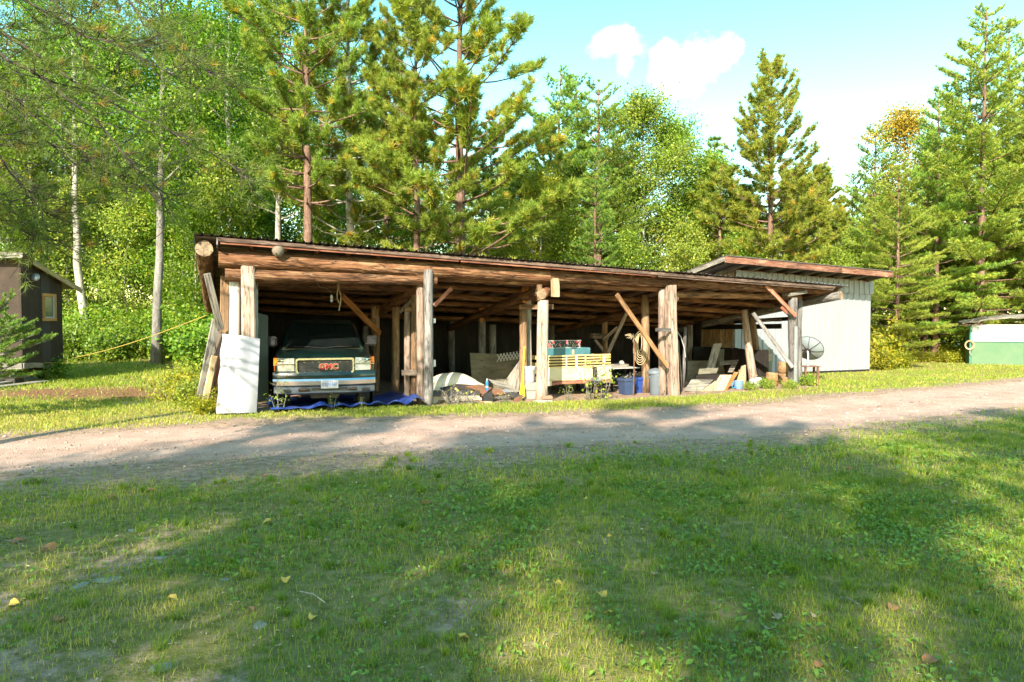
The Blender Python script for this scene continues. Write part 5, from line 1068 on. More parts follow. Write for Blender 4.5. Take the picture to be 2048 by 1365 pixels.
# white bent panel leaning on the first post
M_['panel'] = paint('scuffed_white_plastic', (.27, .27, .30), .4, 0, .5, (.16, .16, .175), 5, .12)
c4 = [LP(444, 668, -.2), LP(520, 678, -.22), LP(513, 820, -.5), LP(432, 810, -.42)]; nu, nv = 14, 18; gv, nn = [], (c4[1] - c4[0]).cross(c4[3] - c4[0]).normalized(); nn = nn if nn.dot(CV) > 0 else -nn
c4[2].z = gz(c4[2].x, c4[2].y) + .01; c4[3].z = gz(c4[3].x, c4[3].y) + .01
for th in (0, .006):
    for j in range(nv + 1):
        for i in range(nu + 1):
            a, b_ = i / nu, j / nv; p = c4[0].lerp(c4[1], a).lerp(c4[3].lerp(c4[2], a), b_)
            bul = -.10 * math.sin(math.pi * a) - .05 * math.sin(math.pi * b_) + .05 * math.exp(-((a - .34 - .1 * b_) / .09) ** 2) * math.sin(math.pi * b_) + .02 * math.sin(a * 9 + b_ * 4)
            cut = .012 * math.sin(b_ * 19) * (a < .02); gv.append(p + nn * (bul + th) + CU * cut)
S = (nu + 1) * (nv + 1); q4 = lambda o_, r_: [((j * (nu + 1) + i + o_), (j * (nu + 1) + i + 1 + o_), ((j + 1) * (nu + 1) + i + 1 + o_), ((j + 1) * (nu + 1) + i + o_))[::r_] for j in range(nv) for i in range(nu)]
b0 = Vector((c4[3].x, c4[3].y, c4[3].z)); pn = emit('plastic_sheet', [p - b0 for p in gv], q4(0, 1) + q4(S, -1), M_['panel'], None, Matrix.Translation(b0), True); tag(pn, 'scuffed white bent plastic panel leaning on the first post', 'panel')
G().tube([LP(482, 709, -.345) - b0, LP(494, 715, -.345) - b0, LP(506, 719, -.33) - b0, LP(517, 719, -.30) - b0], .005, 5).out('crack', M_['black'], pn, Matrix.Translation(b0))
# white tube, planks at the left end
a, b_ = LP(471, 542, .2), on_ground(LP(468, 812, .2)); o = log('white_tube', b_, a, .115, .112, [paint('white_card_tube', (.55, .54, .52), .8, 0, .25, (.3, .25, .2)), M_['white']], None, 20, .0, .004); tag(o, 'thick off-white tube standing between the squared post and the brown post', 'tube')
for i, (a, b_, v0, v1, wd, m_, lb) in enumerate([((432, 640), (394, 806), .1, -.1, .16, 'plank_grey', 'longest grey plank leaning on the left end of the carport'), ((438, 662), (413, 808), .3, .0, .12, 'plank', 'brown plank leaning second at the left end of the carport'), ((429, 712), (404, 806), -.15, -.25, .11, 'plank_new', 'short pale plank leaning in front of the others at the left end'), ((446, 690), (426, 812), .4, .1, .18, 'plank_red', 'reddish plank leaning behind the white panel')]):
    P1, P0 = LP(*a, v0), LP(*b_, v1); P0 = on_ground(P0); tag(board('leaning_plank', P0, P1, wd, .035, M_[m_], None, CU + CV * .5), lb, 'plank', 'planks leaning at the left end')
board_o = board('leaning_strip', on_ground(LP(512, 815, .15)), LP(512, 566, .15), .07, .03, M_['plank_grey'], None, CU); tag(board_o, 'thin grey strip standing against the right side of the squared post', 'plank')
ppanel('sheet_metal_door', [(513, 625), (536, 632), (537, 800), (514, 806)], 1.3, .05, .05, 'door_green', 'dark green sheet metal door standing between the truck and the left post', 'door')
# wasp nest, hanging lamp and ropes
q = LP(556, 499, -.22); M = Matrix.Translation(q); M_['paper'] = paint('nest_paper', (.20, .165, .125), .9, 0, .5, (.2, .16, .12), 22, .6)
n_ = G().lathe([(.02, -.15), (.05, -.14), (.085, -.105), (.112, -.055), (.125, 0), (.12, .04), (.08, .075)], 18).out('wasp_nest', M_['paper'], None, M, True); tag(n_, 'cone shaped papery wasp nest stuck under the eave near the left end', 'wasp nest')
G().lathe([(.016, 0), (.016, .012)], 10).out('entrance_hole', M_['black'], n_, M @ Matrix.Translation((-.01, -.096, -.096)) @ Matrix.Rotation(R(70), 4, 'X'))
lt = thing('hanging_bulb', 'bare bulb holder hanging on a wire from the truck bay beam', 'lamp', LP(663, 596, .75)); q = WM[lt.name]
G().tube([(0, 0, .05), (.01, 0, .2), (-.005, 0, .36)], .004, 5).out('wire', M_['black'], lt, q); G().lathe([(.02, .06), (.03, .04), (.03, .0), (.024, -.01)], 12).out('socket', M_['white'], lt, q, True); G().lathe([(.02, -.01), (.035, -.05), (.03, -.085), (.008, -.10)], 12).out('bulb', M_['plate'], lt, q, True)
for i, (pts, lb) in enumerate([([(672, 553), (676, 575), (674, 598), (679, 607)], 'left strand of frayed rope hanging beside the bulb'), ([(677, 553), (679, 580), (682, 600), (678, 622)], 'longer right strand of frayed rope hanging beside the bulb'), ([(632, 566), (640, 574), (652, 577), (662, 584)], 'loose thin wire looping to the hanging bulb')]):
    W_ = [LP(a, b_, .78) for a, b_ in pts]; b0 = W_[-1]; fine = []
    for k in range(len(W_) - 1): fine += [W_[k].lerp(W_[k + 1], s / 3) + Vector((RN.uniform(-.01, .01), 0, 0)) for s in range(3)]
    tag(G().tube([p - b0 for p in fine + [W_[-1]]], .011 if i < 2 else .004, 6).out('hanging_rope' if i < 2 else 'loose_wire', M_['rope'], None, Matrix.Translation(b0), True), lb, 'rope' if i < 2 else 'wire')
# second bay: beige shell, scrap, can
M_['beige'] = paint('beige_fibreglass', (.58, .50, .38), .55, 0, .4, (.36, .31, .23), 2.5, .15)
def shell(name, pa, pb, ra, h_, v, dv, label, m_, seed=1):
    A_, B_ = LP(*pa, v), LP(*pb, v); A_ = on_ground(A_); B_ = on_ground(B_); n1, n2 = 16, 12; vs_ = []
    for th in (0, .012):
        for j in range(n1 + 1):
            for i in range(n2 + 1):
                s, t_ = j / n1, i / n2; an = math.pi * t_; k_ = math.sin(math.pi * min(1, .12 + .88 * s)) ** .45 if s > .02 else .5
                q = A_.lerp(B_, s) - A_; q = q + CV * (dv - math.cos(an) * (ra - th)) + Vector((0, 0, math.sin(an) ** .7 * (h_ - th) * k_)); q += Vector((0, 0, .05 * noise.noise((s * 3 + seed, t_ * 3, 0)))); vs_.append(q)
    S = (n1 + 1) * (n2 + 1); f_ = lambda o_, r_: [((j * (n2 + 1) + i + o_), (j * (n2 + 1) + i + 1 + o_), ((j + 1) * (n2 + 1) + i + 1 + o_), ((j + 1) * (n2 + 1) + i + o_))[::r_] for j in range(n1) for i in range(n2)]
    o = emit(name, vs_, f_(0, 1) + f_(S, -1), m_, None, Matrix.Translation(A_), True); tag(o, label, 'shell'); return o
shell('fibreglass_shell', (855, 800), (968, 795), .40, .62, 1.2, 0, 'overturned beige fibreglass shell lying behind the grey post', M_['beige'], 1)
shell('fibreglass_shell', (903, 800), (985, 798), .26, .46, .75, 0, 'smaller pale shell piece nested in front of the beige shell', M_['beige'], 4)
ppanel('beige_flap', [(868, 812), (884, 793), (876, 788), (866, 790)], .2, .1, .02, M_['beige'], 'beige curled flap at the foot of the grey post', 'scrap')
SCR = [([(868, 781), (960, 782), (960, 791), (868, 793)], .05, .2, .08, 'dark', 'long dark steel channel lying across the scrap pile'), ([(880, 776), (915, 768), (975, 771), (960, 780), (888, 783)], .35, 1.6, .03, 'dark', 'black sheet lying on top of the scrap pile'),
       ([(930, 773), (958, 769), (996, 779), (964, 783)], .28, 1.5, .03, 'rust', 'rusty orange plate on the scrap pile under the blue can'), ([(958, 783), (1000, 777), (1012, 788), (962, 793)], .12, 1.2, .05, 'rust', 'reddish bracket at the right of the steel channel'),
       ([(976, 758), (1018, 768), (1040, 784), (1025, 786), (990, 770)], .45, 1.0, .02, 'plank_grey', 'grey sloping board sliding off the scrap pile'), ([(1000, 786), (1028, 784), (1048, 793), (1034, 799)], .1, 1.0, .03, 'dark', 'dark bent sheet at the right foot of the scrap pile'),
       ([(985, 783), (1012, 779), (1034, 786), (1018, 793), (990, 794)], .2, 1.4, .05, 'galv', 'dull grey metal sheet right of the rusty plate'), ([(1028, 798), (1046, 788), (1042, 812), (1030, 812)], -.02, .2, .03, 'rust', 'small rusty upright plate at the foot of the yellow paddle'),
       ([(944, 803), (984, 803), (984, 809), (944, 809)], -.1, .1, .12, 'plank_new', 'short pale wooden block in front of the scrap pile'), ([(968, 790), (984, 782), (988, 812), (968, 812)], .05, .1, .15, 'black', 'black upright block supporting the scrap')]
for pts, v0, ln, th, m_, lb in SCR: ppanel('scrap_piece', pts, v0, ln, th, m_, lb, 'scrap', 'pieces of the scrap pile')
q = LP(974, 781, .1); M = Matrix.Translation(q); cn = G().lathe([(.034, 0), (.034, .19), (.028, .215), (.016, .225)], 16).out('spray_can', paint('can_blue', (.02, .16, .5), .35, .3, .1), None, M, True); tag(cn, 'blue spray can standing on the rusty plate', 'spray can'); G().lathe([(.018, .222), (.017, .265), (.01, .27)], 12).out('cap', M_['plate'], cn, M, True)
G().lathe([(.0345, .06), (.0345, .10)], 16, caps=False).out('label_band', M_['plate'], cn, M, True)
# plywood, lattice gate, paddle
ppanel('plywood_sheet', [(940, 706), (1046, 711), (1046, 790), (946, 790)], 2.7, .25, .02, 'board_olive', 'large olive brown plywood sheet leaning behind the scrap pile', 'plywood')
ppanel('plywood_offcut', [(1043, 716), (1046, 722), (1036, 784), (1006, 768)], 1.5, .3, .02, 'plank_grey', 'grey tapered board leaning on the brown post behind the yellow paddle', 'board')
lg = thing('lattice_gate', 'white folding lattice gate hung in front of the plywood', 'gate', LP(1018, 724, 2.45)); k = 0
for i in range(8):
    a = 994 + i * 6.4; yb = 722 - i * .9
    board('slat', LP(a, yb + 2, 2.45), LP(a + 9, yb - 14, 2.45), .022, .01, M_['white'], lg, CU); board('slat', LP(a + 9, yb + 1, 2.43), LP(a, yb - 13, 2.43), .022, .01, M_['white'], lg, CU)
M_['yellow'] = paint('yellow_plastic', (.72, .47, .015), .4, 0, .1)
b0 = on_ground(LP(1042, 800, .25)); pd = thing('paddle', 'yellow canoe paddle leaning blade down on the brown post', 'paddle', b0); sh = [LP(1049, 695, .45), LP(1047, 730, .38), LP(1045, 760, .33)]
G().tube([p - b0 for p in sh], .015, 8).out('shaft', M_['yellow'], pd, WM[pd.name], True); G().box(-.03, .03, -.014, .014, -.012, .012, b=.006).out('grip', M_['yellow'], pd, Matrix.Translation(sh[0]))
ppanel('blade', [(1044, 757), (1046, 757), (1049, 775), (1050, 792), (1046, 797), (1041, 795), (1039, 788), (1042, 772)], .28, .1, .015, 'yellow', parent=pd)
# cinder blocks and white pail
M_['concrete'] = paint('concrete', (.33, .31, .28), .92, 0, .5, (.18, .16, .14), 9, .5)
for i, (py, lb) in enumerate(((806, 'lower grey cinder block under the white pail'), (787, 'upper grey cinder block right under the white pail'))):
    q = LP(1059, py, .5); z = (gz(q.x, q.y) if i == 0 else gz(LP(1059, 806, .5).x, LP(1059, 806, .5).y) + .202); M = Matrix.Translation((q.x, q.y, z)) @ Matrix.Rotation(CA + .05 * i, 4, 'Z')
    g = G(); [g.box(a, b_, c_, d_, 0, .195, b=.006) for a, b_, c_, d_ in ((-.19, .19, -.1, -.06), (-.19, .19, .06, .1), (-.19, -.15, -.06, .06), (.15, .19, -.06, .06), (-.02, .02, -.06, .06))]
    tag(g.out('cinder_block', M_['concrete'], None, M), lb, 'cinder block', 'cinder blocks under the pail')
ztop = gz(LP(1059, 806, .5).x, LP(1059, 806, .5).y) + .40; q = LP(1059, 770, .5); M = Matrix.Translation((q.x, q.y, ztop)); pw_ = G().lathe([(.115, 0), (.135, .34), (.138, .345), (.15, .30), (.152, .37), (.145, .372), (.14, .36), (.12, .02)], 24).out('pail', M_['white'], None, M, True); tag(pw_, 'white plastic pail standing on cinder blocks beside the round post', 'bucket')
G().tube([(.15 * math.cos(a), .15 * math.sin(a) - .02, .30 - .10 * math.sin(a * .5)) for a in np.linspace(3.3, 6.1, 12)], .004, 5).out('handle', M_['galv'], pw_, M)
for px, py, v, w_, d_, h_, m_, lb in ((1094, 806, -.25, .26, .13, .08, 'plank_red', 'red-brown brick lying at the foot of the round post'), (1086, 811, -.3, .44, .2, .06, 'concrete', 'flat stone slab under the brick at the round post')):
    q = on_ground(LP(px, py, v)); tag(G().box(-w_ / 2, w_ / 2, -d_ / 2, d_ / 2, -.02 + (.07 if h_ == .08 else 0), h_ + (.07 if h_ == .08 else 0) - .02, b=.02).out('brick' if h_ == .08 else 'stone_slab', paint('brick_red', (.34, .17, .12), .9, 0, .5, sc=9, bs=.4) if h_ == .08 else M_['concrete'], None, Matrix.Translation(q) @ Matrix.Rotation(CA - .08, 4, 'Z')), lb, 'brick' if h_ == .08 else 'stone')
# cream wagon box with slatted rail
VW = .95; q = on_ground(LP(1158, 790, VW)); wg = thing('wagon_box', 'cream wooden wagon box with a slatted upper rail', 'wagon', q, CA)
M_['cream'] = wood('cream_paint', [(.44, .35, .19), (.66, .56, .35), (.74, .66, .46)], 5, .7, .22, .2, False, (.3, .24, .13)); M_['cream_dk'] = wood('cream_wood', [(.36, .25, .1), (.55, .40, .17), (.62, .48, .24)], 9, .75, .2, .3, False)
def wb(name, a, b_, wd, th, m_, dv=0, hint=(0, 0, 1)): return board(name, LP(*a, VW + dv), LP(*b_, VW + dv), wd, th, M_[m_], wg, hint)
for i in range(5): wb('slat', (1092, 713.5 + i * 5.6), (1221, 709.5 + i * 5.5), .038, .02, 'cream_dk')
for px in (1095, 1133, 1153, 1171, 1208): wb('upright', (px, 712), (px, 737), .055 if px in (1095, 1153, 1208) else .03, .022, 'cream', -.022, CU)
ppanel('front_panel', [(1091, 737), (1222, 732), (1223, 759), (1091, 762)], VW, 0, .02, 'cream', parent=wg); ppanel('front_panel', [(1091, 762), (1104, 762), (1104, 772), (1091, 773)], VW, 0, .02, 'cream', parent=wg)
for px in (1098, 1156, 1212): wb('upright', (px, 735), (px, 760), .05, .02, 'cream', -.02, CU)
ppanel('bottom_rail', [(1104, 762), (1223, 758), (1223, 765), (1123, 769), (1104, 772)], VW - .005, 0, .03, 'plank_red', parent=wg)
wz = [LP(1223, 764, VW).z, LP(1222, 708, VW).z]; e0, e1 = uvw(LP(1091, 740, VW))[0], uvw(LP(1222, 740, VW))[0]
for i in range(4): zz_ = wz[0] + .1 + i * (wz[1] - wz[0] - .12) / 3.4; board('side_slat', C(e1, VW + .03, zz_), C(e1, VW + 1.4, zz_), .10, .02, M_['cream_dk'], wg); board('side_slat', C(e0, VW + .03, zz_), C(e0, VW + 1.4, zz_), .10, .02, M_['cream_dk'], wg)
for i in range(7): board('deck_board', C(e0 + .02, VW + .12 + i * .19, wz[0] + .02), C(e1 - .02, VW + .12 + i * .19, wz[0] + .02), .18, .025, M_['plank'], wg, CV)
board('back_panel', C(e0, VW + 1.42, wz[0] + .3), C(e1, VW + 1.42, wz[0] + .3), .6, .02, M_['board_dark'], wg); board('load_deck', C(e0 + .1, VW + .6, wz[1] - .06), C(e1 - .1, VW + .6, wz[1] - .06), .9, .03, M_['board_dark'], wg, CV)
for u_ in (e0 + .25, e1 - .3):
    for v_ in (VW + .35, VW + 1.2): p = C(u_, v_, 0); board('leg', Vector((p.x, p.y, gz(p.x, p.y))), Vector((p.x, p.y, wz[0] + .01)), .1, .1, M_['board_dark'], wg, CU)
# patterned box and teal case on the wagon
m, t, b, o = mat('floral_print'); vo = nd(t, 'ShaderNodeTexVoronoi', {'Vector': coords(t, rnd=False), 'Scale': 11.0}); vo2 = nd(t, 'ShaderNodeTexVoronoi', {'Vector': coords(t, rnd=False), 'Scale': 26.0})
c = ramp(t, vo2.outputs['Distance'], [(.25, (.55, .45, .32)), (.32, (.03, .09, .05)), (.5, (.015, .02, .03))]); c = mixc(t, mth(t, 'LESS_THAN', vo.outputs['Distance'], .36), c, (.55, .07, .10)); c = mixc(t, mth(t, 'LESS_THAN', vo.outputs['Distance'], .13), c, (.75, .55, .45)); t.links.new(c, b.inputs['Base Color']); b.inputs['Roughness'].default_value = .7; M_['floral'] = m
M_['teal_case'] = paint('teal_case', (.035, .13, .16), .6, 0, .35, (.2, .28, .25), 6, .2)
A_, B_ = LP(1096, 700, VW + .25), LP(1181, 698, VW + .25); L = (B_ - A_).length; h_ = .185; zt = wz[1] - .045
M = Matrix.Translation((A_.x, A_.y, zt)) @ Matrix.Rotation(CA, 4, 'Z'); cs = G().box(0, L, 0, .5, 0, h_ + .02, b=.012).out('teal_case', M_['teal_case'], None, M); tag(cs, 'faded teal case lying under the floral box on the wagon', 'case'); G().box(L * .56, L * .61, -.012, 0, .04, .16, b=.004).out('clasp', M_['rope'], cs, M)
A_, B_ = LP(1094, 680, VW + .25), LP(1163, 678, VW + .25); L = (B_ - A_).length; M = Matrix.Translation((A_.x, A_.y, zt + h_ + .024)) @ Matrix.Rotation(CA + .02, 4, 'Z') 
fb = G().box(0, L, 0, .45, 0, .19, b=.01).out('floral_box', M_['floral'], None, M); tag(fb, 'dark floral patterned box on top of the teal case', 'box')
for z0 in (-.003, .183): G().box(-.004, L + .004, -.004, .02, z0, z0 + .01).out('piping', M_['white'], fb, M)
# bench vise on its stand
q = on_ground(LP(1192, 806, -.12)); vs0 = thing('bench_vise', 'rusty bench vise on a pipe stand in front of the wagon', 'vise', q, CA); M = WM[vs0.name]; S_ = (q - EYE).y / FPX; zz2 = lambda py: LP(1192, py, -.12).z - q.z
G().lathe([(.05, -.05), (.048, zz2(768))], 14).out('stand', M_['rust'], vs0, M, True); G().box(-.16, .14, -.1, .12, zz2(768), zz2(763), b=.006).out('base_plate', M_['dark'], vs0, M); G().box(-.1, .12, -.09, .1, zz2(763), zz2(755), b=.02).out('body', M_['galv'], vs0, M)
G().box(-.06, .0, -.07, .07, zz2(755), zz2(734), b=.015).out('jaw', M_['dark'], vs0, M); G().tube([(-.03, -.05, zz2(742)), (-.13, -.1, zz2(737)), (-.14, -.1, zz2(731))], .013, 6).out('handle', M_['dark'], vs0, M)
# table, tray, blue bins, pole, rope coil, trash can
tb = thing('work_table', 'white topped table behind the blue bins', 'table', on_ground(LP(1250, 780, 1.7)), CA); zt = LP(1250, 737, 1.5).z; A_, B_ = uvw(LP(1222, 737, 1.5))[0], uvw(LP(1280, 737, 1.5))[0]; inv = WM[tb.name].inverted()
board('table_top', C(A_, 1.85, zt), C(B_, 1.85, zt), .7, .02, M_['white'], tb, CV)
for a in (A_ + .1, B_ - .1):
    for v_ in (1.6, 2.1): p = C(a, v_, 0); board('leg', Vector((p.x, p.y, gz(p.x, p.y))), Vector((p.x, p.y, zt - .01)), .05, .05, M_['board_dark'], tb, CU)
p = C(A_ + .33, 1.72, zt + .012); M = Matrix.Translation(p) @ Matrix.Rotation(CA, 4, 'Z'); ty = G().box(-.3, .3, -.12, .12, 0, .015).box(-.3, .3, -.12, -.105, .015, .09).box(-.3, .3, .105, .12, .015, .09).box(-.3, -.285, -.105, .105, .015, .09).box(.285, .3, -.105, .105, .015, .09).out('tool_tray', M_['plank_grey'], None, M); tag(ty, 'shallow grey tray standing on the white topped table', 'tray')
gd = thing('bench_grinder', 'small grinder with a pale wheel sitting on the tray', 'grinder', p + Vector((0, 0, .018)), CA); M = WM[gd.name]; G().box(-.07, .07, -.05, .05, 0, .10, b=.015).out('motor', M_['dark'], gd, M); G().lathe([(.07, -.02), (.072, .0), (.07, .02)], 20).out('grinding_wheel', M_['concrete'], gd, M @ Matrix.Translation((.13, -.02, .10)) @ Matrix.Rotation(R(80), 4, 'X')); G().tube([(.05, -.02, .1), (.13, -.02, .1)], .012, 6).out('shaft', M_['galv'], gd, M)
M_['bin_blue'] = paint('bin_blue', (.028, .05, .115), .5, 0, .2, (.12, .13, .16)); M_['bag_blue'] = paint('bag_blue', (.02, .06, .28), .35, 0, .2)
for px, v, m_, lb, w_ in ((1253, .75, 'bin_blue', 'dull blue rectangular bin left of the rusty pole', .33), (1274, 1.0, 'bag_blue', 'brighter blue bin half hidden behind the brown post', .28)):
    q = on_ground(LP(px, 792, v)); M = Matrix.Translation(q) @ Matrix.Rotation(CA, 4, 'Z'); h_ = .42; a, c_ = w_ * .42, w_ * .5
    g = G().loft([[(-a, -a, 0), (a, -a, 0), (a, a, 0), (-a, a, 0)], [(-c_, -c_, h_ * .82), (c_, -c_, h_ * .82), (c_, c_, h_ * .82), (-c_, c_, h_ * .82)], [(-c_ - .02, -c_ - .02, h_ * .83), (c_ + .02, -c_ - .02, h_ * .83), (c_ + .02, c_ + .02, h_ * .83), (-c_ - .02, c_ + .02, h_ * .83)], [(-c_ - .02, -c_ - .02, h_), (c_ + .02, -c_ - .02, h_), (c_ + .02, c_ + .02, h_), (-c_ - .02, c_ + .02, h_)], [(-c_ + .01, -c_ + .01, h_), (c_ - .01, -c_ + .01, h_), (c_ - .01, c_ - .01, h_), (-c_ + .01, c_ - .01, h_)], [(-c_ + .02, -c_ + .02, h_ - .1), (c_ - .02, -c_ + .02, h_ - .1), (c_ - .02, c_ - .02, h_ - .1), (-c_ + .02, c_ - .02, h_ - .1)]])
    bn = g.out('storage_bin', M_[m_], None, M); tag(bn, lb, 'bin', 'blue bins')
    sc_ = G()
    for k in range(9): a_ = RN.uniform(0, 6.28); sc_.tube([(RN.uniform(-.1, .1), RN.uniform(-.1, .1), h_ - .12), (RN.uniform(-.1, .1), RN.uniform(-.1, .1), h_ + .05), (RN.uniform(-.15, .15), RN.uniform(-.12, .1), h_ + RN.uniform(.02, .14))], .018, 5, k % 2)
    tag(sc_.out('scrap_bundle', [M_['black'], M_['plank_grey']], None, M, True), 'dark hoses and sticks poking out of the %s bin' % ('dull blue' if m_ == 'bin_blue' else 'brighter blue'), 'scrap')
pm = thing('mop', 'rusty pole standing upside down with a ragged mop head', 'mop', on_ground(LP(1267, 792, .45))); q = WM[pm.name].translation; a = LP(1268, 676, .45)
G().tube([(0, 0, 0), (a - q) * .5 + Vector((.01, 0, 0)), a - q], .017, 8).out('pole', M_['rust'], pm, WM[pm.name], True); g = G()
for k in range(60): d = Vector((RN.gauss(-.05, .09), RN.gauss(0, .07), RN.gauss(.04, .05))); g.tube([a - q, a - q + d * .6 + Vector((0, 0, .03)), a - q + d], .005, 3)
g.out('mop_head', M_['rope'], pm, WM[pm.name])
rc = thing('rope_coil', 'coil of pale rope hung on the brown post above the bins', 'rope', LP(1284, 668, .75)); g = G()
for k in range(7):
    o_ = RN.uniform(-.02, .02); L_ = .45 + .06 * k; w_ = .06 + .02 * k; g.tube([(math.sin(a) * w_ + o_ - .05, -.02 * k * .3 - .03, -L_ / 2 + math.cos(a) * L_ / 2) for a in np.linspace(0, 6.28, 22)], .011, 6)
g.out('loops', M_['rope'], rc, WM[rc.name], True); G().box(.02, .05, -.02, .0, -.62, -.35).out('red_tag', M_['redbadge'], rc, WM[rc.name])
q = on_ground(LP(1313, 796, .28)); M = Matrix.Translation(q); M_['can'] = paint('grey_blue_plastic', (.11, .135, .165), .5, 0, .35, (.07, .07, .07), 4, .1)
tc_ = thing('trash_can', 'grey blue plastic trash can with a lid beside the double post', 'trash can', q); G().lathe([(.165, 0), (.17, .01), (.195, .5), (.205, .5), (.205, .56), (.2, .57), (.19, .56)], 26).out('can', M_['can'], tc_, M, True); G().lathe([(.215, .55), (.22, .58), (.205, .62), (.12, .67), (.03, .69)], 26).out('lid', M_['can'], tc_, M @ Matrix.Rotation(R(-3), 4, 'Y'), True)
for s in (-1, 1): G().box(s * .2 - .02, s * .2 + .02, -.05, .05, .44, .49, b=.01).out('handle', M_['can'], tc_, M)
# boards in the right bay
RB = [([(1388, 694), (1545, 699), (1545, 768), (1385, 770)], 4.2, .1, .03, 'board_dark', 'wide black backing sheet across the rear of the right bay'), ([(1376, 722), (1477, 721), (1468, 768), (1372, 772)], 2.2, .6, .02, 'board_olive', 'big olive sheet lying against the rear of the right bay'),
      ([(1427, 688), (1444, 687), (1429, 737), (1413, 738)], 1.55, .6, .025, 'plank_grey', 'long grey-green board standing tilted on top of the stack'), ([(1436, 700), (1449, 698), (1447, 740), (1434, 742)], 1.9, .6, .025, 'board_olive', 'short upright board behind the tilted grey-green one'),
      ([(1440, 722), (1478, 720), (1466, 745), (1456, 745), (1463, 729), (1440, 731)], 1.5, .5, .02, 'plank_grey', 'pale grey L-shaped offcut in the stack'), ([(1399, 738), (1437, 736), (1433, 747), (1397, 749)], 1.35, .5, .025, 'board_olive', 'small dark olive board lying low in the stack'),
      ([(1393, 751), (1448, 749), (1440, 770), (1390, 772)], 1.15, .5, .02, 'board_dark', 'dark board under the small olive one'), ([(1383, 759), (1427, 760), (1402, 783), (1368, 782)], .55, .9, .02, 'plank_grey', 'grey-green sheet lying flat at the front left of the stack'),
      ([(1403, 783), (1431, 762), (1437, 763), (1421, 784)], .42, .9, .03, 'plank_new', 'pale beige plank sloping at the front of the stack'), ([(1420, 784), (1441, 750), (1464, 750), (1447, 785)], .35, .8, .035, 'plank_tan', 'reddish tan plank at the front of the stack'),
      ([(1447, 785), (1469, 744), (1477, 745), (1452, 784)], .32, .8, .04, 'plank_orange', 'orange plank on edge right of the tan plank'), ([(1520, 699), (1546, 699), (1542, 768), (1520, 768)], 3.2, .1, .02, 'board_olive', 'grey-green sheet standing behind the leaning posts'),
      ([(1528, 712), (1545, 707), (1543, 722), (1524, 724)], 3.1, .1, .02, 'plank_tan', 'pale board nailed on the grey-green sheet'), ([(1470, 778), (1485, 732), (1492, 730), (1490, 778)], .5, .3, .05, 'plank_new', 'straw coloured slab standing in the blue bucket'),
      ([(1478, 740), (1492, 738), (1493, 770), (1480, 770)], .95, .2, .03, 'plank', 'brown board standing behind the blue bucket'), ([(1523, 722), (1533, 727), (1536, 745), (1524, 762)], 1.7, .1, .03, 'plank_tan', 'round edged pale slab beside the leaning posts')]
for pts, v0, ln, th, m_, lb in RB: ppanel('stacked_board', pts, v0 + (.9 if 1.1 < v0 < 2.3 else 0), ln, th, m_, lb, 'board', 'boards in the right bay')
q = on_ground(LP(1477, 779, .42)); M = Matrix.Translation(q); bk = G().lathe([(.11, 0), (.13, .20), (.135, .2), (.135, .215), (.125, .215), (.105, .02)], 22).out('bucket', paint('bucket_blue', (.12, .22, .42), .5, 0, .35, (.25, .28, .33)), None, M, True); tag(bk, 'faded blue bucket holding a straw coloured slab', 'bucket')
G().tube([(-.13, 0, .2), (-.2, -.05, .1), (-.19, -.08, .03), (-.1, -.1, .05)], .01, 6).out('handle', paint('cyan_plastic', (.0, .25, .45), .5), bk, M, True)
q = on_ground(LP(1514, 776, .35)); M = Matrix.Translation(q + Vector((0, 0, .02))) @ Matrix.Rotation(CA - .3, 4, 'Z') @ Matrix.Rotation(R(-14), 4, 'Y'); bx = G().box(-.15, .15, -.1, .1, 0, .24, b=.015).out('white_box', paint('chipped_white', (.5, .52, .52), .8, 0, .6, (.2, .22, .2), 12, .4), None, M); tag(bx, 'chipped pale grey box tilted against the leaning posts', 'box'); G().box(-.03, .0, -.06, -.03, .238, .245).out('hole', M_['black'], bx, M)
M_['stump'] = barkmat('firewood_bark', [(.09, .05, .025), (.24, .14, .07), (.42, .28, .15)], 8, .7)
for px, py, v, r_, h_, lb, tl in ((1543, 770, .55, .17, .40, 'large log round standing at the front of the right bay', .06), (1566, 772, .9, .15, .34, 'lower log round tucked behind the large one', -.04), (1567, 746, .9, .16, .32, 'orange log round stacked on top near the right post', .05), (1572, 772, .3, .1, .28, 'small split log standing by the right post', -.05)):
    q = LP(px, py, v); q = on_ground(q, .33 if py == 746 else -.02); o = log('log_round', q, q + Vector((tl * h_, 0, h_)), r_, r_ * .96, [M_['stump'], M_['end']], None, 16, .0, .08, 4); tag(o, lb, 'log', 'log rounds')
# hoses and rods behind the double post
tag(G().tube([LP(1353, 662, 1.2), LP(1362, 675, 1.2), LP(1368, 695, 1.2), LP(1371, 715, 1.2)], .012, 6).out('bent_conduit', M_['white'], None, None, True), 'thin white conduit curving down behind the double post', 'pipe')
for i, (a, b_, v, m_, lb) in enumerate((((1356, 680), (1364, 780), .7, 'plank', 'thin brown stick leaning behind the double post'), ((1370, 655), (1366, 780), 1.4, 'post_grey', 'dark round pole standing behind the double post'), ((1352, 695), (1358, 780), .5, 'galv', 'grey metal rod close behind the double post'))):
    tag(log('leaning_pole', on_ground(LP(*b_, v)), LP(*a, v), .05 if i == 1 else .022, .045 if i == 1 else .02, M_[m_], None, 8, .01), lb, 'pole')
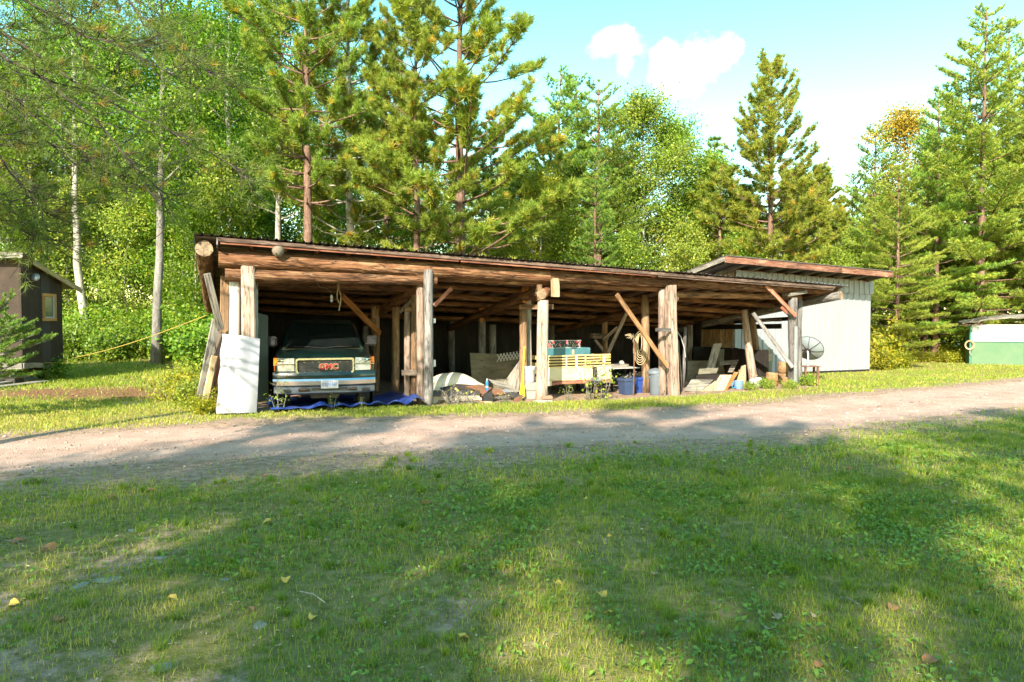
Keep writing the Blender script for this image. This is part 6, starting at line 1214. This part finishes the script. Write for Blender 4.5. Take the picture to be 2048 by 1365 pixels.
# dish on a rusty stand
q = on_ground(LP(1612, 766, .3)); ds = thing('satellite_dish', 'round grey mesh satellite dish on a pole by the right carport post', 'satellite dish', q, 0); M = WM[ds.name]; c0 = LP(1616, 701, .3) - q; ax_ = Vector((.50, .62, .52)).normalized()
Mq = M @ Matrix.Translation(c0) @ ax_.to_track_quat('Z', 'Y').to_matrix().to_4x4(); Rr = .40
M_['dish'] = paint('dish_mesh_grey', (.30, .36, .40), .55, .4, .2)
md = M_['dish'].node_tree; 
pr = [(.03 + (Rr - .03) * i / 8, .10 * (i / 8) ** 2) for i in range(9)]; dp = G().lathe(pr + [(r_, z_ - .004) for r_, z_ in pr[::-1]], 36, caps=False).out('reflector', M_['dish'], ds, Mq, True)
for k in range(8): a = k * math.pi / 4 + .2; G().tube([(math.cos(a) * r_, math.sin(a) * r_, z_ - .016) for r_, z_ in pr[::2]], .008, 5).out('rib', M_['dark'], ds, Mq)
G().tube([(math.cos(a) * Rr, math.sin(a) * Rr, .10) for a in np.linspace(0, 6.2832, 40)], .009, 6).out('rim', M_['dark'], ds, Mq); G().lathe([(.09, -.06), (.1, -.03), (.08, .0)], 14).out('hub', M_['dark'], ds, Mq)
G().tube([c0 - ax_ * .05, Vector((c0.x - .03, c0.y - .08, c0.z - .1)), Vector((c0.x - .03, c0.y - .08, LP(1612, 732, .3).z - q.z))], .028, 8).out('pole', M_['galv'], ds, M, True)
zt = LP(1612, 732, .3).z - q.z; G().box(c0.x - .2, c0.x + .26, c0.y - .25, c0.y + .1, zt - .02, zt, b=.004).out('stand_top', M_['rust'], ds, M)
for x, y_ in ((c0.x + .20, c0.y - .2), (c0.x - .15, c0.y - .2), (c0.x + .2, c0.y + .05)): G().box(x - .025, x + .025, y_ - .025, y_ + .025, -.05, zt - .02).out('stand_leg', M_['rust'], ds, M)
# grey log and stump between the sheds
for pa, pb, r_, lb, m_ in (((1803, 700), (1872, 716), .14, 'grey weathered log lying among the bushes between the sheds', 'plank_grey'), ((1826, 724), (1845, 712), .2, 'pale short stump in front of the grey weathered log', 'post')):
    A_, B_ = ray_at(*pa, 31.2), ray_at(*pb, 30.6); o = log('fallen_log', A_, B_, r_, r_ * .9, [M_[m_], M_['end']], None, 12); tag(o, lb, 'log')
# weeds growing up in front of the carport
PR['stalk'] = bush(51, .55, .22, 90, .045, M_['leaf_light'], 4, .06); PR['drytuft'] = bush(52, .35, .3, 60, .05, M_['grass'], 16, .08, .8)
for kind, px, py, v, s, lb in (('stalk', 560, 812, -.42, 1.0, 'spindly weed at the truck\'s left front corner'), ('stalk', 665, 813, -.5, .55, 'small weed in front of the truck bumper'), ('stalk', 722, 812, -.45, .4, 'tiny weed on the tarpaulin edge'), ('drytuft', 905, 812, -.2, 1.0, 'dry straw coloured tuft before the steel channel'), ('drytuft', 940, 812, -.25, .8, 'smaller dry tuft left of the black block'), ('drytuft', 1010, 812, -.2, .6, 'thin dry tuft before the bent sheets'),
      ('stalk', 1180, 808, -.2, 1.5, 'tall weed left of the bench vise'), ('stalk', 1203, 808, -.2, 1.7, 'tall weed with round leaves right of the bench vise'), ('stalk', 1138, 812, -.1, .8, 'pale weed stem under the wagon'), ('stalk', 1395, 790, -.15, .5, 'short weed before the grey-green sheet'), ('bush3', 1535, 775, .05, .34, 'leafy weed before the log rounds'), ('bush3', 1500, 780, .0, .28, 'leafy weed beside the blue bucket'), ('bush3', 1608, 772, .25, .42, 'leafy weed under the dish'), ('bush3', 1580, 776, -.3, .28, 'low weed at the foot of the right post'), ('bush2', 408, 812, -.3, .3, 'yellow leaved plant at the foot of the leaning planks')):
    p = LP(px, py, v); plant(kind, p.x, p.y, s, None, lb, 'weed', name='weed_plant')
# fallen leaves, stones and twigs on the lawn
M_['dead1'] = paint('dead_leaf_yellow', (.55, .36, .06), .7, 0, .3, (.3, .15, .04), 30); M_['dead2'] = paint('dead_leaf_brown', (.26, .12, .05), .8, 0, .4, (.1, .05, .03), 30); M_['dead3'] = paint('dead_leaf_pale', (.30, .22, .13), .8, 0, .3, (.25, .18, .1), 30)
def leafmesh(seed):
    r_ = random.Random(seed); n_ = 12; vs_ = [(0, 0, .006)]; 
    for k in range(n_): a = 2 * math.pi * k / n_; q_ = (1 - .25 * abs(math.sin(a * 1.5 + seed))) * (1.25 if k == 0 else 1); vs_.append((math.cos(a) * q_, math.sin(a) * q_ * .72, .25 * math.sin(a * 2 + seed) + r_.uniform(-.06, .14)))
    return vs_, [(0, 1 + k, 1 + (k + 1) % n_) for k in range(n_)]
LM = []
M_['field_stone'] = paint('field_stone', (.26, .245, .22), .92, 0, .7, (.12, .11, .07), 14, .5)
for i in range(6):
    vs_, fs_ = leafmesh(i); me = bpy.data.meshes.new('fallen_leaf'); me.from_pydata(vs_, [], fs_); me.materials.append(M_['dead%d' % (1 + i % 3)]); LM.append(me)
BIG = [(535, 1046, .05, 0), (345, 1205, .05, 0), (572, 1163, .045, 0), (1552, 1237, .045, 2), (1634, 1237, .04, 2), (25, 1215, .05, 0), (1205, 1195, .04, 0), (855, 1008, .05, 1), (95, 1102, .07, 1), (40, 1085, .06, 1), (1538, 1263, .04, 2), (1115, 1175, .035, 0), (740, 1112, .035, 2), (927, 1137, .04, 2), (1215, 1232, .03, 0), (930, 1280, .04, 0), (625, 1240, .04, 0), (300, 985, .06, 1), (225, 1000, .06, 1), (1370, 905, .06, 1), (1700, 940, .05, 1), (1170, 1000, .04, 0), (1420, 1090, .035, 1), (1785, 1215, .05, 1), (600, 1035, .035, 2), (700, 1125, .03, 1), (1910, 1010, .04, 2), (1860, 1320, .05, 1), (1380, 1010, .035, 2), (1640, 1330, .04, 1), (118, 1245, .045, 1), (500, 1225, .04, 1)]
def flat(px, py): d = pixdir(px, py); t_ = -EYE.z / d.z; q_ = EYE + d * t_; return Vector((q_.x, q_.y, ground_top(np.array([q_.x]), np.array([q_.y]))[0]))
cols = ('yellow', 'brown', 'pale')
for i, (px, py, s, k) in enumerate(BIG):
    p = flat(px, py); o = link('fallen_leaf', LM[k + 3 * (i % 2)], None, Matrix.Translation(p + Vector((0, 0, .022))) @ Matrix.Rotation(RN.uniform(0, 6.28), 4, 'Z') @ Matrix.Rotation(RN.uniform(-.5, .5), 4, 'X') @ Matrix.Scale(s, 4)); tag(o, '%s dead leaf lying on the lawn' % cols[k], 'leaf', '%s fallen leaves' % cols[k])
for i in range(70):
    x_, y_ = RN.uniform(-6, 8), RN.uniform(3, 9.5); k = RN.choice((0, 1, 1, 2))
    if abs(x_) > y_ * .74 or near(x_) - y_ < .05: continue
    o = link('fallen_leaf', LM[k + 3 * (i % 2)], None, Matrix.Translation((x_, y_, ground_top(np.array([x_]), np.array([y_]))[0] + .015)) @ Matrix.Rotation(RN.uniform(0, 6.28), 4, 'Z') @ Matrix.Rotation(RN.uniform(-.6, .6), 4, 'X') @ Matrix.Scale(RN.uniform(.015, .03), 4)); tag(o, '%s dead leaf lying on the lawn' % cols[k], 'leaf', '%s fallen leaves' % cols[k])
for i, (px, py, s, lb) in enumerate([(215, 1160, .12, 'largest flat pale stone set in the left of the lawn'), (160, 1172, .08, 'flat stone left of the largest pale stone'), (265, 1062, .06, 'small flat stone in the upper left of the lawn'), (320, 1118, .06, 'small pale stone above the largest flat stone'), (600, 1066, .05, 'pale stone near the middle of the lawn'), (320, 1335, .09, 'flat stone near the bottom left edge of the lawn'), (520, 1250, .07, 'dark flat stone low in the left half of the lawn'), (450, 1160, .04, 'little stone right of the largest pale stone')]):
    p = flat(px, py); r_ = random.Random(i); pr = [(1, -.1), (.97, .06), (.8, .12)]; g = G(); s *= .8; ring = [[(math.cos(a) * s * q_ * (1 + .25 * math.sin(a * 2 + i)), math.sin(a) * s * q_ * .7, z_ * s) for a in np.linspace(0, 6.2832, 11)[:-1]] for q_, z_ in pr]
    g.loft(ring); p = p - Vector((0, 0, s * .07)); tag(g.out('flat_stone', M_['field_stone'], None, Matrix.Translation(p) @ Matrix.Rotation(i * 1.3, 4, 'Z'), True), lb, 'stone', 'flat stones in the lawn')
for i, (a, b_, lb) in enumerate([((190, 1160), (270, 1135), 'thin twig pointing at the largest flat stone'), ((600, 1190), (650, 1215), 'thin twig in the middle of the lawn'), ((1680, 1200), (1718, 1214), 'twig on the right side of the lawn'), ((10, 1085), (50, 1100), 'twig at the left edge beside brown leaves')]):
    A_, B_ = flat(*a), flat(*b_); tag(G().tube([A_ + Vector((0, 0, .02)), A_.lerp(B_, .5) + Vector((0, .02, .03)), B_ + Vector((0, 0, .02))], .004, 5).out('twig', M_['plank_grey'], None, None, True), lb, 'twig', 'twigs on the lawn')

# ------------------------------------------------------------------ labels of look-alikes: their place in the row
ORD = ['first', 'second', 'third', 'fourth', 'fifth', 'sixth', 'seventh', 'eighth', 'ninth', 'tenth', 'eleventh', 'twelfth', 'thirteenth', 'fourteenth', 'fifteenth', 'sixteenth']
for grp, base in (('saplings in the left wood', 'slender leafy sapling in the left wood'), ('saplings behind the sheds', 'light green sapling low behind the sheds'), ('undergrowth bushes on the left', 'leafy bush in the left undergrowth'), ('far trees behind the sheds', 'far tree behind the pines right of centre'),
                  ('far trees in the wood', 'leafy tree deep in the left wood'), ('saplings behind the pines', 'leafy sapling low between the pine trunks'), ('bushes between the sheds', 'low yellow green bush between the sheds'), ('trees behind the camera that shade the lawn', None)):
    mem = [o for o in SC.objects if o.get('group') == grp]; mem.sort(key=lambda o: o['px'] if base else o.matrix_local.translation.x)
    for k, o in enumerate(mem): o['label'] = '%s, %s from the left' % (base or 'tree behind the camera shading the lawn', ORD[k])
for o in SC.objects:
    if 'px' in o: del o['px']
